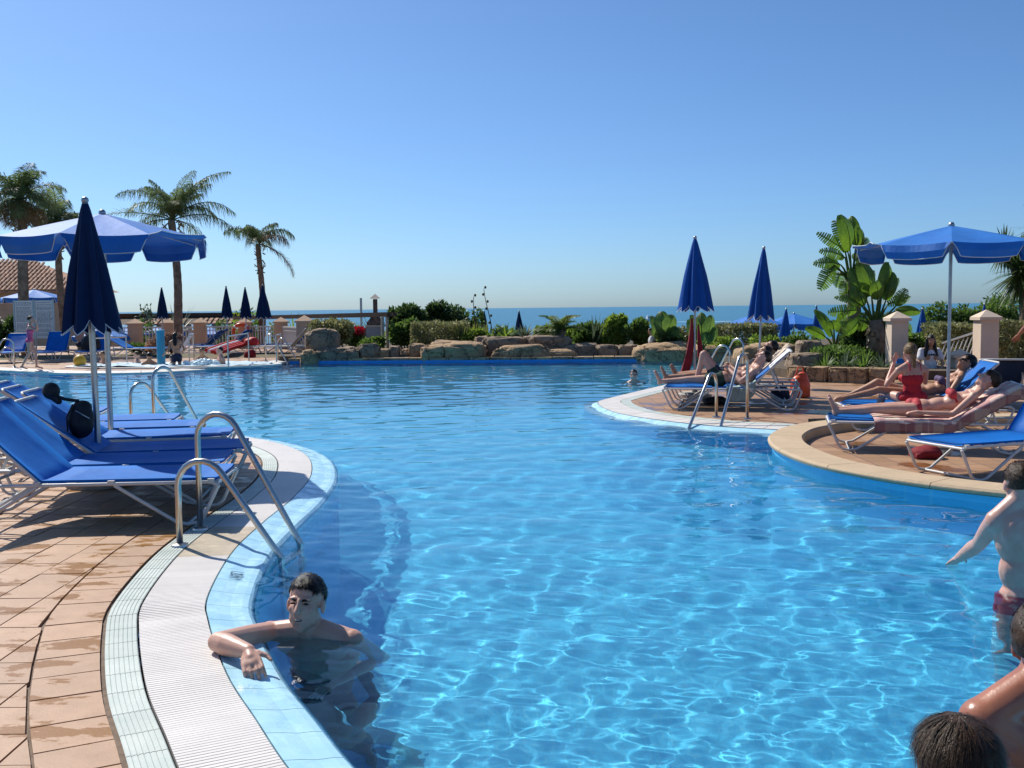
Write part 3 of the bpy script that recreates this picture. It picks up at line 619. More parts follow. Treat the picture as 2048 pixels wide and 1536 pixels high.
for px, y, d, r, lab, zb in [(68, 579, 42, 1.3, 'open blue umbrella behind the notice board at the house', 0), (205, 655, 41, 1.2, 'open blue umbrella half hidden by the tall closed one', -1.1), (255, 655, 55, 1.3, 'open umbrella below the fence left of the first pillar', -1.2), (325, 653, 56, 1.25, 'open blue umbrella below the fence behind the flower bed', -1.2),
                             (425, 655, 57, 1.2, 'open umbrella peeping over the fence by the blue towels', -1.2), (1508, 628, 34, 1.0, 'open blue umbrella by the sea behind the trimmed bush', -1), (1588, 627, 35, 1.05, 'open blue umbrella by the sea beside the banana plant', -1)]:
    p = D(px, y, d); umbrella_open('open_umbrella', (p.x, d, zb), p.z, r, lab, random.random(), .02, .33, .2, base_disc=False)

# --- ladders
def arch(base, wat, top, r0=.16):
    b, w_ = Vector(base), Vector(wat); h = V(w_.x - b.x, w_.y - b.y, 0); L = h.length; h.normalize(); R = min(r0, L * .45); pts = [b, V(b.x, b.y, top - R)]
    # arc over the top, then a straight slope to the water end
    c = V(b.x, b.y, top - R) + h * R
    for k in range(1, 10):
        a = math.pi * (1 - k / 9 * .82); pts.append(c + h * (math.cos(a) * R) + V(0, 0, math.sin(a) * R))
    knee = w_; pts.append(knee); pts.append(V(w_.x + h.x * .03, w_.y + h.y * .03, -.95)); return pts
def ladder(name, rails, label, r=.021, steps=True, z=0):
    t = tag(empty(name, (rails[0][0][0], rails[0][0][1], 0)), label, 'pool ladder', 'steel pool ladders'); o = V(*t.location)
    for b, w_, top in rails:
        pts = [p - o for p in arch((*b, z), (*w_, -.06), top)]
        MB().tube(pts, r, 12).build('handrail', M['steel'], t, 'all'); MB().lathe([(r, 0), (.055, 0), (.052, .012), (r, .022)], 20, (pts[0].x, pts[0].y, z)).build('flange', M['steel'], t, True)
    if steps:
        a, b_ = Vector((*rails[0][1], 0)) - o, Vector((*rails[1][1], 0)) - o; 
        for zz in (-.25, -.5, -.75): MB().bar(a + V(0, 0, zz), b_ + V(0, 0, zz), .07, .02).build('step', M['steel'], t)
    return t
ladder('pool_ladder', [((-2.14, 6.48), (-1.47, 6.38), .55), ((-2.16, 6.98), (-1.43, 6.77), .80)], 'big curved steel pool ladder in front, one rail higher than the other')
ladder('pool_ladder', [((-4.95, 13.25), (-4.55, 13.85), .57), ((-4.55, 12.95), (-4.15, 13.6), .79)], 'steel ladder rails behind the row of empty loungers')
ladder('pool_ladder', [((2.75, 13.75), (2.25, 13.0), .60), ((3.11, 13.5), (2.61, 12.82), .86)], 'steel pool ladder in front of the sunbathing men')
ladder('pool_ladder', [((4.6, 21.6), (4.05, 22.0), .66), ((5.0, 22.1), (4.5, 22.7), .78)], 'steel ladder rails behind the heads of the sunbathing men', steps=False)
ladder('pool_ladder', [((-7.25, 30.2), (-6.55, 29.9), .80), ((-7.05, 30.9), (-6.35, 30.5), .66)], 'small ladder at the far end by the upright boulder', steps=False)
ladder('pool_ladder', [((-13.6, 28.0), (-14.2, 27.6), .80), ((-13.9, 28.6), (-14.5, 27.9), .55)], 'ladder at the far left beside the walking girl', steps=False)
# --- jacuzzi
M['foam'] = mat('foamy_water', (.80, .86, .88), .3, .2, 9, .8, 14, world=True, col2=(.45, .66, .74))
jc = V(-9.35, 28.35, 0); ja, jb = 2.75, 1.25
def ellipse_ring(c, a, b_, w_, z0, z1, name, m, parent, n=48, pieces=True):
    for k in range(n):
        mb = MB(); q = [2 * math.pi * (k + e) / n for e in (.01, .99)]; P = [(c.x + a * math.cos(x), c.y + b_ * math.sin(x)) for x in q]; Q = [(c.x + (a + w_) * math.cos(x), c.y + (b_ + w_) * math.sin(x)) for x in q]
        mb.prism(ccw([P[0], P[1], Q[1], Q[0]]), z0, z1).build(name, m, parent)
jac = tag(empty('jacuzzi', jc), 'round bubbling jacuzzi full of people on the far deck', 'jacuzzi')
ellipse_ring(V(0, 0, 0), ja, jb, .22, -.02, .03, 'rim_tile', M['white_edge'], jac)
ny, nx = 26, 60; v = []; f = []
for i in range(ny + 1):
    for k in range(nx):
        r = i / ny; a = 2 * math.pi * k / nx; x, y = ja * r * math.cos(a), jb * r * math.sin(a); v.append((x, y, .03 + .05 * abs(mnoise.noise((x * 4, y * 4, 0))) + .04 * abs(mnoise.noise((x * 11, y * 11, 3)))))
for i in range(ny):
    for k in range(nx): a = i * nx + k; b_ = i * nx + (k + 1) % nx; f.append((a, b_, b_ + nx, a + nx))
link('foaming_water', np_mesh('foaming_water', v, f, M['foam'], True), jac)
fm = MB()
for k in range(90):
    a, r = random.random() * 6.28, math.sqrt(random.random()) * .55; x, y = .9 + ja * .35 * r * math.cos(a), -.45 + jb * .4 * r * math.sin(a); s_ = random.uniform(.02, .08); fm.ell((x, y, .06 + random.random() * .12 * (1 - r)), s_, nu=6, nv=4)
tag(fm.build('splash', M['foam'], jac, True), kind='stuff')
M['turq'] = mat('turquoise_paint', (.04, .30, .48), .45, .15, 6)
p = G(323, 732); t = tag(empty('shower_post', (p.x, p.y, 0)), 'turquoise blue post rising from the jacuzzi edge', 'post'); MB().lathe([(.11, 0), (.11, .95), (.105, .97)], 20).build('shaft', M['turq'], t, True); MB().lathe([(.115, .97), (.12, .99), (.10, 1.0)], 20).build('cap', M['turq'], t, True)
def hand_rail(x0, y0, x1, y1, top, lab):
    a, b_ = G(x0, y0), G(x1, y1); t = tag(empty('hand_rail', (a.x, a.y, 0)), lab, 'handrail', 'steel handrails round the jacuzzi'); b_ = b_ - a
    for q in (V(0, 0, 0), b_): MB().tube([q, q + V(0, 0, top)], .02, 8).build('rail_post', M['steel'], t, True)
    MB().tube([V(0, 0, top - .02), b_ + V(0, 0, top - .02)], .02, 8).build('top_rail', M['steel'], t, True)
hand_rail(457, 736, 498, 723, .85, 'square steel handrail in front of the cream lounger'); hand_rail(379, 723, 388, 719, .8, 'steel handrail behind the standing child in the jacuzzi')
hand_rail(553, 724, 563, 720, .8, 'short steel handrail next to the far end ladder'); hand_rail(183, 733, 254, 728, .8, 'steel handrail next to the yellow ball')
# --- fence pillars and white railings
def pillar(px, ybase, h, w_, lab, d=None, group='peach fence pillars', m='wall'):
    p = D(px, 650, d) if d else G(px, ybase); x, y = p.x, p.y; t = tag(empty('fence_pillar', (x, y, 0)), lab, 'pillar', group); hw = w_ / 2
    MB().box((0, 0, h / 2), (hw, hw, h / 2)).build('shaft', M[m], t); MB().box((0, 0, .06), (hw + .03, hw + .03, .06)).build('plinth', M[m], t)
    c = MB(); c.box((0, 0, h + .03), (hw + .05, hw + .05, .03)); s_ = hw + .05; b = len(c.v); c.v += [(-s_, -s_, h + .062), (s_, -s_, h + .062), (s_, s_, h + .062), (-s_, s_, h + .062), (0, 0, h + .062 + w_ * .42)]; c.f += [(b, b + 1, b + 4), (b + 1, b + 2, b + 4), (b + 2, b + 3, b + 4), (b + 3, b, b + 4), (b + 3, b + 2, b + 1, b)]
    c.build('cap', M['wall_pale' if m == 'wall_pale' else 'wall'], t); return V(x, y, 0)
FP = [pillar(170, 0, .95, .42, 'fence pillar mostly hidden by the tall closed umbrella', 41), pillar(270, 0, .98, .45, 'fence pillar left of the flower bed and turquoise post', 41), pillar(336, 0, .98, .42, 'fence pillar just left of the tall palm trunk', 42), pillar(400, 0, .98, .42, 'fence pillar right of the tall palm trunk', 41.5), pillar(489, 0, .98, .42, 'fence pillar behind the orange lifebuoy', 41), pillar(562, 0, 1.0, .42, 'fence pillar behind the cream loungers', 40), pillar(609, 0, 1.05, .5, 'fence pillar at the corner beside the upright boulder', 37)]
pillar(620, 0, .9, .45, 'small pillar behind the corner pillar, wrapped in shrubs', 43); pillar(692, 0, .65, .35, 'lone pillar behind the red flowers', 46)
def railing(a, b_, lab, h=.86, step=.14):
    t = tag(empty('white_railing', a), lab, 'railing', 'white railings between the pillars'); d = b_ - a; L = d.length; d.normalize(); a0, b0 = d * .24, d * (L - .24)
    MB().bar(a0 + V(0, 0, h), b0 + V(0, 0, h), .07, .05).build('top_rail', M['white_metal'], t); MB().bar(a0 + V(0, 0, .14), b0 + V(0, 0, .14), .05, .04).build('bottom_rail', M['white_metal'], t)
    if lab.find('panel') < 0: MB().bar(a0 + V(0, 0, h - .14), b0 + V(0, 0, h - .14), .04, .03).build('middle_rail', M['white_metal'], t)
    me = MB().box((0, 0, h / 2 + .05), (.018, .012, h / 2 - .08)).mesh('baluster', M['white_metal']); n = int((L - .5) / step)
    for k in range(n): link('baluster', me, t, d * (.3 + step * k))
for i, lab in enumerate(['white railing behind the seated man in the cap', 'white railing behind the flower bed', 'short white railing hidden by the tall palm', 'white railing behind the blue towels', 'white railing right of the orange lifebuoy', 'white railing ending at the corner pillar']): railing(FP[i], FP[i + 1], lab)
gp = [pillar(1794, 0, 1.14, .35, 'stone gate pillar beside the big banana plant', 21.7, 'gate pillars', 'wall_pale'), pillar(1972, 0, 1.14, .38, 'stone gate pillar beside the sloping white railing', 21.8, 'gate pillars', 'wall_pale'), pillar(1921, 0, .36, .30, 'low stone post at the top of the steps', 21.5, 'gate pillars', 'wall_pale')]
t = tag(empty('stair_railing', gp[1]), 'sloping white stair railing leaning from the right gate pillar', 'railing')
for k in range(9): x = -.26 - k * .055; MB().tube([(x, .15 + k * .1, .15 - k * .03), (x + .25, .15 + k * .1, .85 - k * .03)], .012, 6).build('baluster', M['white_metal'], t)
MB().bar((-.05, .2, .9), (-.5, 1.0, .62), .05, .04).build('top_rail', M['white_metal'], t)
# ================================================================ rocks, buildings, plants
def boulder_mesh(w_, dp_, h, seed, m, sharp=.45, flat=.0):
    bm = bmesh.new(); bmesh.ops.create_icosphere(bm, subdivisions=4, radius=1); r = random.Random(seed); o = V(r.random() * 50, r.random() * 50, r.random() * 50)
    for v in bm.verts:
        p = v.co.copy(); q = V(*(math.copysign(abs(c) ** sharp, c) for c in p)); q = p.lerp(q, .8 if sharp < .3 else .62)
        n = mnoise.fractal(p * 1.1 + o, 1, 2, 4) * .16 + mnoise.noise(p * 3 + o) * .05 + mnoise.noise(p * 8 + o) * .015
        cr = abs(mnoise.noise(p * 1.8 + o * 2)); n -= .13 * max(0, 1 - cr * 9); n += .10 * (mnoise.cell(p * 1.6 + o) - .5) * .5; n += .03 * mnoise.noise(p * 16 + o)
        q *= 1 + n
        if flat and q.z > flat: q.z = flat + (q.z - flat) * .25
        v.co = V(q.x * w_ / 2, q.y * dp_ / 2, q.z * h * .62 + h * .38)
    me = bpy.data.meshes.new('boulder'); bm.to_mesh(me); bm.free(); me.materials.append(M[m]); me.polygons.foreach_set('use_smooth', np.ones(len(me.polygons), bool)); return me
_bs = 0
def boulder(x0, x1, y0, y1, d, lab, m='rock', dep=None, flat=0, sharp=.32, zb=None):
    global _bs; _bs += 1
    d -= .5; w_ = (x1 - x0) * d / 2050 * 1.06; top = D((x0 + x1) / 2, y0, d).z; bot = D((x0 + x1) / 2, y1, d).z - (.12 if x0 < 1500 else 0); c = D((x0 + x1) / 2, y1, d)
    dp_ = dep or max(.6, min(1.6, w_ * .7)); o = link('boulder', boulder_mesh(w_ * 1.04, dp_, (top - bot) * 1.05, _bs, m, sharp, flat), None, (c.x, d + dp_ * .4, bot - .03)); tag(o, lab, 'boulder', 'rocks round the pool'); return o
for q in [(610, 670, 658, 712, 31.2, 'tall upright boulder at the far pool corner by the ladder', 'rock_grey', 1.2), (600, 632, 700, 724, 30.6, 'low ochre boulder at the foot of the tall upright one', 'rock', .7), (632, 714, 694, 718, 30.8, 'long low grey boulder beside the tall upright one', 'rock_grey', 1.0), (716, 754, 687, 714, 31, 'rounded dark boulder in front of the barbecue', 'rock_grey'),
          (752, 777, 696, 710, 31.2, 'small flat stone right of the rounded dark boulder', 'rock'), (776, 799, 691, 707, 31.3, 'small grey stone in front of the pergola posts', 'rock_grey'), (802, 818, 697, 708, 31.4, 'tiny stone left of the trimmed variegated bush', 'rock'), (819, 855, 686, 709, 31.2, 'domed brown boulder below the trimmed variegated bush', 'rock'),
          (843, 895, 690, 716, 30.6, 'sloping ochre boulder at the waterline below the bush', 'rock', 1.1), (880, 972, 685, 716, 30.6, 'large rounded ochre boulder at the waterline', 'rock', 1.4), (858, 925, 681, 696, 31.6, 'flat boulder lying behind the large rounded ochre one', 'rock', 1), (950, 978, 671, 688, 31.6, 'small grey boulder beside the flat topped wall of rock', 'rock_grey', .8),
          (966, 1056, 668, 716, 31.4, 'flat topped rock wall below the reeds and yucca', 'rock_grey', 1.5, .75, .3), (1050, 1142, 665, 716, 31.4, 'flat topped rock wall under the dwarf palm', 'rock_grey', 1.5, .75, .3), (988, 1102, 691, 716, 30.5, 'long smooth ledge boulder in front of the rock wall', 'rock', .9, 0, .35), (1096, 1156, 698, 719, 30.5, 'rough boulder dripping water at the end of the ledge', 'rock', .9), (1128, 1204, 686, 710, 31.2, 'sloping brown rock right of the dwarf palm', 'rock_grey', 1.0),
          (1194, 1238, 687, 709, 31, 'pointed grey boulder in front of the oleander', 'rock_grey'), (1236, 1277, 688, 709, 31, 'squarish grey boulder in front of the oleander', 'rock_grey'), (1284, 1400, 686, 724, 29.6, 'huge smooth sandy boulder on the pool edge left of the red cloth', 'rock', 2.0, 0, .5), (1385, 1500, 688, 724, 29.2, 'huge smooth sandy boulder behind the sunbathing men', 'rock', 2.0, 0, .5),
          (1488, 1600, 688, 728, 25.5, 'sandy boulder partly hidden by the towel on the lounger', 'rock', 1.4), (1602, 1650, 679, 712, 23.2, 'domed brown boulder next to the young banana leaves', 'rock_grey', .7), (1584, 1650, 702, 740, 22.2, 'square brown rock behind the low stone wall', 'rock_grey', .9, .8, .3)]: boulder(*q)
# kerbs along the far edge and the azure wall below them
KY = 30.35
azure = mat('azure_paint', (.02, .22, .60), .4, .15, 4, world=True)
MB().quad((-6.6, KY, -1.6), (9, KY - 1.4, -1.6), (9, KY - 1.4, -.005), (-6.6, KY, -.005)).build('far_pool_wall', azure)['kind'] = 'structure'
kerb = tag(empty('rock_kerb', (0, 0, 0)), kind='structure')
for k in range(26):
    x0 = -6.6 + k * .6; y = KY - (x0 + 6.6) * 1.4 / 15.6; MB().box((x0 + .29, y + .30, .01), (.288, .32, .05 + .012 * random.random()), (V(1, -.0897, 0).normalized(), V(.0897, 1, 0).normalized(), V(0, 0, 1))).build('kerb_stone', M['rock_grey' if k % 3 else 'rock'], kerb)
bed = MB().box((3, 36.2, -.2), (10, 5.4, .32)).build('planting_bed', M['soil']); tag(bed, kind='structure')
# low stone wall of the right bed
t = tag(empty('low_stone_wall', (5.6, 20.6, 0)), 'low wall of sandstone blocks along the planted bed on the right', 'stone wall'); A_, B_ = G(1585, 762), G(1790, 768)
for k in range(5):
    a = A_.lerp(B_, k / 5 + .004); b_ = A_.lerp(B_, (k + 1) / 5 - .004); w_ = (b_ - a).length; o = link('stone_block', boulder_mesh(w_ * 1.06, .5, .34, 90 + k, 'rock', .12, .8), t); o.location = (a + b_) / 2 - t.location + V(0, .15, -.02); o.rotation_euler = (0, 0, math.atan2((b_ - a).y, (b_ - a).x))
rb = MB(); rb.prism([(5.7, 20.9), (9, 19.9), (9.2, 23.2), (8.9, 27), (5.6, 27), (5.2, 24)], -.1, .18); tag(rb.build('planting_bed', M['soil']), kind='structure')

# ---- buildings -------------------------------------------------------------------
hd = 52; c0 = D(-160, 600, hd); c1 = D(150, 600, hd); t = tag(empty('villa', ((c0.x + c1.x) / 2, hd, -.2)), 'peach rendered villa with a clay tiled roof at the far left', 'house'); o = t.location
ez = D(70, 582, hd).z - o.z; hw = (c1.x - c0.x) / 2
MB().box((0, 3, ez / 2), (hw - .3, 2.6, ez / 2)).build('wall', M['wall'], t)
MB().box((hw * .42, .395, ez * .72), (.02, .02, .3)).build('downpipe', M['wood'], t); MB().box((-hw * .2, .36, ez - .9), (.25, .05, .12)).build('wall_lamp', M['wood'], t); MB().box((.3, .37, ez * .32), (1.6, .04, .06)).build('handrail', M['wood'], t)
rf = MB(); rz = ez + 1.62; rf.v += [(-hw, .0, ez), (hw, .0, ez), (hw, 6, ez), (-hw, 6, ez), (-hw + .6, 3, rz), (hw - 3.3, 3, rz), (hw, 0, ez - .1), (-hw, 0, ez - .1)]
rf.f += [(0, 1, 5, 4), (1, 2, 5), (2, 3, 4, 5), (3, 0, 4), (7, 6, 1, 0)]; roof = rf.build('roof', M['roof_tile'], t)
tm = MB(); n = 6
for sgn, rr in ((1, .13), ):
    P0, P1 = [], []
    for k in range(n + 1): a = math.pi * k / n; P0.append((math.cos(a) * .105, 0, math.sin(a) * .07)); P1.append((math.cos(a) * .085, .46, math.sin(a) * .06))
    for k in range(n): tm.quad(P0[k], P0[k + 1], P1[k + 1], P1[k])
    for k in range(n): tm.quad((0, 0, 0), P0[k], P0[k + 1])
tme = tm.mesh('roof_tile', M['roof_tile'], True); sl = math.atan2(rz - ez, 3)
rows = 8; cnt = 0
for r in range(rows):
    y = .02 + r * .4; z = ez + y * math.tan(sl) + .02; xmax = hw - 3.3 * y / 3; k = 0; x = xmax - .12
    while x > -hw * .45: ob = link('roof_tile', tme, roof, (x, y * 1.0, z)); ob.rotation_euler = (sl, 0, random.uniform(-.03, .03)); x -= .235
    cnt += 1
# low tiled pergola roof behind the fence
d_ = 58; a = D(150, 629, d_); b_ = D(482, 629, d_); t = tag(empty('tiled_pergola', (a.x, d_, -1.2)), 'low terrace building with a dark ridge and clay tiles behind the fence', 'building'); L_ = b_.x - a.x; zt = a.z + 1.2; zl = D(300, 649, d_).z + 1.2
MB().box((L_ / 2, 1.2, zt - .08), (L_ / 2 + .1, .25, .1)).build('ridge_beam', M['wood'], t); MB().quad((-.1, 0, zl), (L_ + .1, 0, zl), (L_ + .1, 1.2, zt - .1), (-.1, 1.2, zt - .1)).build('roof', M['wood'], t)
tl = MB(); x = L_ * .42
while x < L_ - .1:
    if not (L_ * .66 < x < L_ * .72):
        for r in range(2): tl.box((x, .1 + r * .4, zl + .06 + r * .16), (.085, .18, .05), (V(1, 0, 0), V(0, math.cos(.4), math.sin(.4)), V(0, -math.sin(.4), math.cos(.4))))
    x += .3
tag(tl.build('roof_tiles', M['roof_tile'], t), kind='stuff')
for k in range(7): MB().box((L_ * k / 6, .3, zl / 2), (.16, .16, zl / 2)).build('column', M['wall'], t)
MB().box((L_ / 2, 3.5, zl / 2 - .2), (L_ / 2, .1, zl / 2 - .2)).build('rear_wall', M['wall'], t)
# long beam pergola with posts
d_ = 40; a = D(470, 636, d_ + 6); b_ = D(778, 629, d_ - 5); t = tag(empty('timber_pergola', (b_.x, b_.y, 0)), 'long dark timber pergola beam reaching the two pale posts', 'pergola'); q = a - t.location; e = b_ - t.location
MB().bar(q, e, .16, .16).build('beam', M['wood'], t); MB().bar(q + V(.3, .9, 0), e + V(.1, .9, 0), .12, .12).build('beam', M['wood'], t)
pm_ = mat('pale_timber', (.55, .47, .36), .8, .3, 6)
for px in (765, 774): p = D(px, 640, b_.y + (.1 if px > 770 else -.15)) - t.location; MB().tube([(p.x, p.y, -.05), (p.x, p.y, e.z - .06)], .055, 8).build('post', pm_, t, True)
for px in (520, 670): p = D(px, 640, 42) - t.location; MB().box((p.x, p.y, .0), (.05, .05, 1.2)).build('post', M['wood'], t)
# barbecue with chimney
d_ = 36; c = D(750, 690, d_); t = tag(empty('barbecue', (c.x, d_, 0)), 'stone barbecue with a tall brown chimney and pale pyramid cap', 'barbecue'); s_ = d_ / 2050
brown = mat('brown_render', (.20, .12, .085), .9, .25, 4, world=True); grey = mat('grey_render', (.40, .38, .38), .9, .15, 4, world=True)
def zpx(y, d=d_, x=750): return D(x, y, d).z
MB().box((-.02, .3, (zpx(653) + 0) / 2), (.27, .4, zpx(653) / 2)).build('firebox', grey, t); MB().box((-.38, .3, zpx(655) / 2), (.12, .38, zpx(655) / 2)).build('side_wall', brown, t); MB().box((0, .3, zpx(652)), (.30, .43, .03)).build('slab', M['wall_pale'], t)
h = MB(); h.prism([(-.27, -.08), (.27, -.08), (.27, .66), (-.27, .66)], zpx(651), zpx(645)); b = len(h.v); h.v += [(-.27, -.08, zpx(645)), (.27, -.08, zpx(645)), (.27, .66, zpx(645)), (-.27, .66, zpx(645)), (-.1, .1, zpx(632)), (.1, .1, zpx(632)), (.1, .45, zpx(632)), (-.1, .45, zpx(632))]; h.f += [(b, b + 1, b + 5, b + 4), (b + 1, b + 2, b + 6, b + 5), (b + 2, b + 3, b + 7, b + 6), (b + 3, b, b + 4, b + 7)]; h.build('hood', brown, t)
MB().box((0, .28, (zpx(635) + zpx(598)) / 2), (.068, .09, (zpx(598) - zpx(635)) / 2)).build('chimney', brown, t)
cp = MB(); z0 = zpx(597); b = 0; cp.v += [(-.17, .1, z0), (.17, .1, z0), (.17, .46, z0), (-.17, .46, z0), (0, .28, z0 + .17)]; cp.f += [(0, 1, 4), (1, 2, 4), (2, 3, 4), (3, 0, 4), (3, 2, 1, 0)]; cp.build('chimney_cap', M['wall_pale'], t)
c = D(722, 610, 60); t = tag(empty('lamp_post', (c.x, 60, -1.3)), 'thin grey post rising against the sea left of the chimney', 'post'); MB().tube([(0, 0, 0), (0, 0, D(722, 596, 60).z + 1.3)], .07, 8).build('shaft', M['alu'], t, True); MB().lathe([(.09, 0), (.09, .1), (.07, .12)], 10).build('foot', M['alu'], t, True)
# notice board
d_ = 34; c = D(71, 690, d_); t = tag(empty('notice_board', (c.x, d_, 0)), 'double white notice board with rows of small print behind the loungers', 'notice board'); ink = mat('grey_print', (.28, .31, .35), .7, .2); s_ = d_ / 2050
M['board'] = mat('white_board', (.70, .70, .66), .5, .08)
for x0, x1, lean in ((32, 70, 0), (73, 110, .03)):
    xa, xb = (x0 - 71) * s_, (x1 - 71) * s_; za, zb = D(71, 677, d_).z, D(71, 601, d_).z; bd = MB().box(((xa + xb) / 2, 0, (za + zb) / 2), ((xb - xa) / 2, .02, (zb - za) / 2)).build('panel', M['board'], t)
    for xx in (xa, xb): MB().box((xx, -.01, (za + zb) / 2), (.02, .03, (zb - za) / 2 + .02)).build('frame_side', M['alu'], bd)
    tx = MB(); z = zb - .07
    while z > za + .08:
        x = xa + .07
        while x < xb - .1: w_ = random.uniform(.03, .11); tx.box((min(x + w_ / 2, xb - .07), -.0225, z), (w_ / 2, .001, .011)); x += w_ + .018
        z -= .042 if random.random() > .2 else .075
    tag(tx.build('print_lines', ink, bd), kind='stuff')
for xx in (-.6, 0, .6): MB().tube([(xx, .04, 0), (xx, .04, .75)], .025, 8).build('leg', M['alu'], t, True)

# ---- plants ------------------------------------------------------------------------
def leaf_mat(name, c1, c2, trans=.3, rough=.5):
    m, nt, b, out = new_mat(name); L = nt.links.new; n = tex_noise(nt, 2.2, 4, .6, True); n2 = tex_noise(nt, 17, 2, .5, True); ad = N(nt, 'MixRGB'); ad.inputs[0].default_value = .5; L(n.outputs[0], ad.inputs[1]); L(n2.outputs[0], ad.inputs[2])
    r = ramp(nt, ad.outputs[0], [(.36, c2), (.62, c1)]); L(r.outputs[0], b.inputs['Base Color']); b.inputs['Roughness'].default_value = rough; b.inputs['Specular IOR Level'].default_value = .35
    t = N(nt, 'BsdfTranslucent'); hs = N(nt, 'HueSaturation'); hs.inputs['Value'].default_value = 1.5; hs.inputs['Saturation'].default_value = 1.1; L(r.outputs[0], hs.inputs['Color']); L(hs.outputs[0], t.inputs[0])
    mx = N(nt, 'MixShader'); mx.inputs[0].default_value = trans; L(b.outputs[0], mx.inputs[1]); L(t.outputs[0], mx.inputs[2]); L(mx.outputs[0], out.inputs[0]); return m
M['lf_dark'] = leaf_mat('dark_green_leaf', (.085, .13, .04), (.035, .065, .022), .4); M['lf_mid'] = leaf_mat('mid_green_leaf', (.14, .21, .05), (.06, .11, .03), .45); M['lf_light'] = leaf_mat('light_green_leaf', (.24, .32, .06), (.11, .17, .035), .5)
M['lf_var'] = leaf_mat('variegated_leaf', (.36, .34, .16), (.10, .13, .05), .25); M['lf_flax'] = leaf_mat('flax_blade', (.26, .28, .08), (.11, .14, .04), .35); M['lf_palm'] = leaf_mat('palm_leaflet', (.19, .23, .10), (.07, .11, .045), .45); M['lf_brown'] = leaf_mat('dry_frond', (.26, .18, .09), (.12, .08, .045), .3)
M['lf_big'] = leaf_mat('paddle_leaf', (.13, .22, .035), (.07, .13, .025), .45, .35); M['lf_grey'] = leaf_mat('grey_green_blade', (.16, .20, .12), (.07, .10, .06), .2); M['bark'] = mat('palm_bark', (.27, .20, .14), .95, .55, 5, 1, 16, world=True); M['stem'] = mat('stem', (.12, .10, .04), .8, .4, 8)
M['flower_red'] = leaf_mat('red_flower', (.55, .03, .05), (.30, .02, .03), .3); M['flower_pink'] = leaf_mat('dry_pink_flower', (.55, .36, .26), (.28, .18, .12), .2)
def leaves(P, Dr, Up, L, Wd, mat_, name='foliage', parent=None, bend=.15):
    """vectorised diamond leaves: base points P, directions Dr, up vectors Up"""
    n = len(P); Dr = Dr / (np.linalg.norm(Dr, axis=1)[:, None] + 1e-9); S = np.cross(Dr, Up); S /= np.linalg.norm(S, axis=1)[:, None] + 1e-9; Nn = np.cross(S, Dr); L = np.broadcast_to(L, n)[:, None]; Wd = np.broadcast_to(Wd, n)[:, None]
    a = P; b_ = P + Dr * L * .45 + S * Wd * .5 + Nn * L * bend * .4; c = P + Dr * L - Nn * L * bend * .3; d = P + Dr * L * .45 - S * Wd * .5 + Nn * L * bend * .4
    v = np.stack([a, b_, c, d], 1).reshape(-1, 3); f = np.arange(4 * n).reshape(n, 4); return link(name, np_mesh(name, v, f, mat_), parent)
def shrub(x0, x1, y0, y1, d, lab, m='lf_mid', n=2500, ls=.09, box=False, dep=None, cat='bush', name='shrub', upright=.3, lobes=9, stems=4, zb=None, gap=.0, group='shrubs behind the rocks'):
    c = D((x0 + x1) / 2, y1, d); w_ = (x1 - x0) * d / 2050; zt = D((x0 + x1) / 2, y0, d).z; z0 = c.z if zb is None else zb; h = zt - z0; dp_ = dep or min(2.2, max(.6, w_ * .6)); t = tag(empty(name, (c.x, d + dp_ / 2, z0)), lab, cat, group)
    r = np.random.default_rng(int(x0 * 7 + y0)); n = int(n * 1.5)
    if box:
        P = r.uniform(-1, 1, (n, 3)); ax = r.integers(0, 3, n); P[np.arange(n), ax] = np.sign(P[np.arange(n), ax]) * (1 - r.random(n) ** 2 * .5); P[:, 2] = np.abs(P[:, 2]) * 2 - 1
        P = P * np.array([w_ / 2, dp_ / 2, h / 2]) + np.array([0, 0, h / 2]); nz = np.array([mnoise.noise(Vector(p) * 2.2) for p in P]); P[:, 2] += nz * .10 * h; P[:, 0] += nz * .06; P[:, 1] += nz * .12
        out = P - np.array([0, 0, h / 2])
    else:
        C = np.stack([r.uniform(-.75, .75, lobes) * w_ / 2, r.uniform(-.7, .7, lobes) * dp_ / 2, r.uniform(.25, .8, lobes) * h], 1); R = r.uniform(.22, .42, lobes)[:, None] * np.array([max(w_, h * .6) * .8, dp_ * .8, h * .7])
        C[0] = (0, 0, h * .45); k = r.integers(0, lobes, n); u = r.normal(size=(n, 3)); u /= np.linalg.norm(u, axis=1)[:, None]; P = C[k] + u * R[k] * (r.random((n, 1)) ** .35); out = u
        lo = np.abs(P[:, 0]) > w_ / 2; P[lo, 0] *= .75; P[:, 2] = np.clip(P[:, 2], .02, None); mx = P[:, 2].max(); P[:, 2] *= min(1.25, h / mx)
    Dr = out * .6 + r.normal(size=(n, 3)) * .6 + np.array([0, 0, upright]); leaves(P, Dr, r.normal(size=(n, 3)), ls * 1.25 * r.uniform(.6, 1.3, n), ls * .68 * r.uniform(.7, 1.2, n), M[m], 'foliage', t)
    for k in range(stems): a = random.uniform(-.3, .3) * w_; MB().tube([(a * .5, 0, -.1), (a, 0, h * .45)], [.03, .012], 5).build('stem', M['stem'], t)
    return t
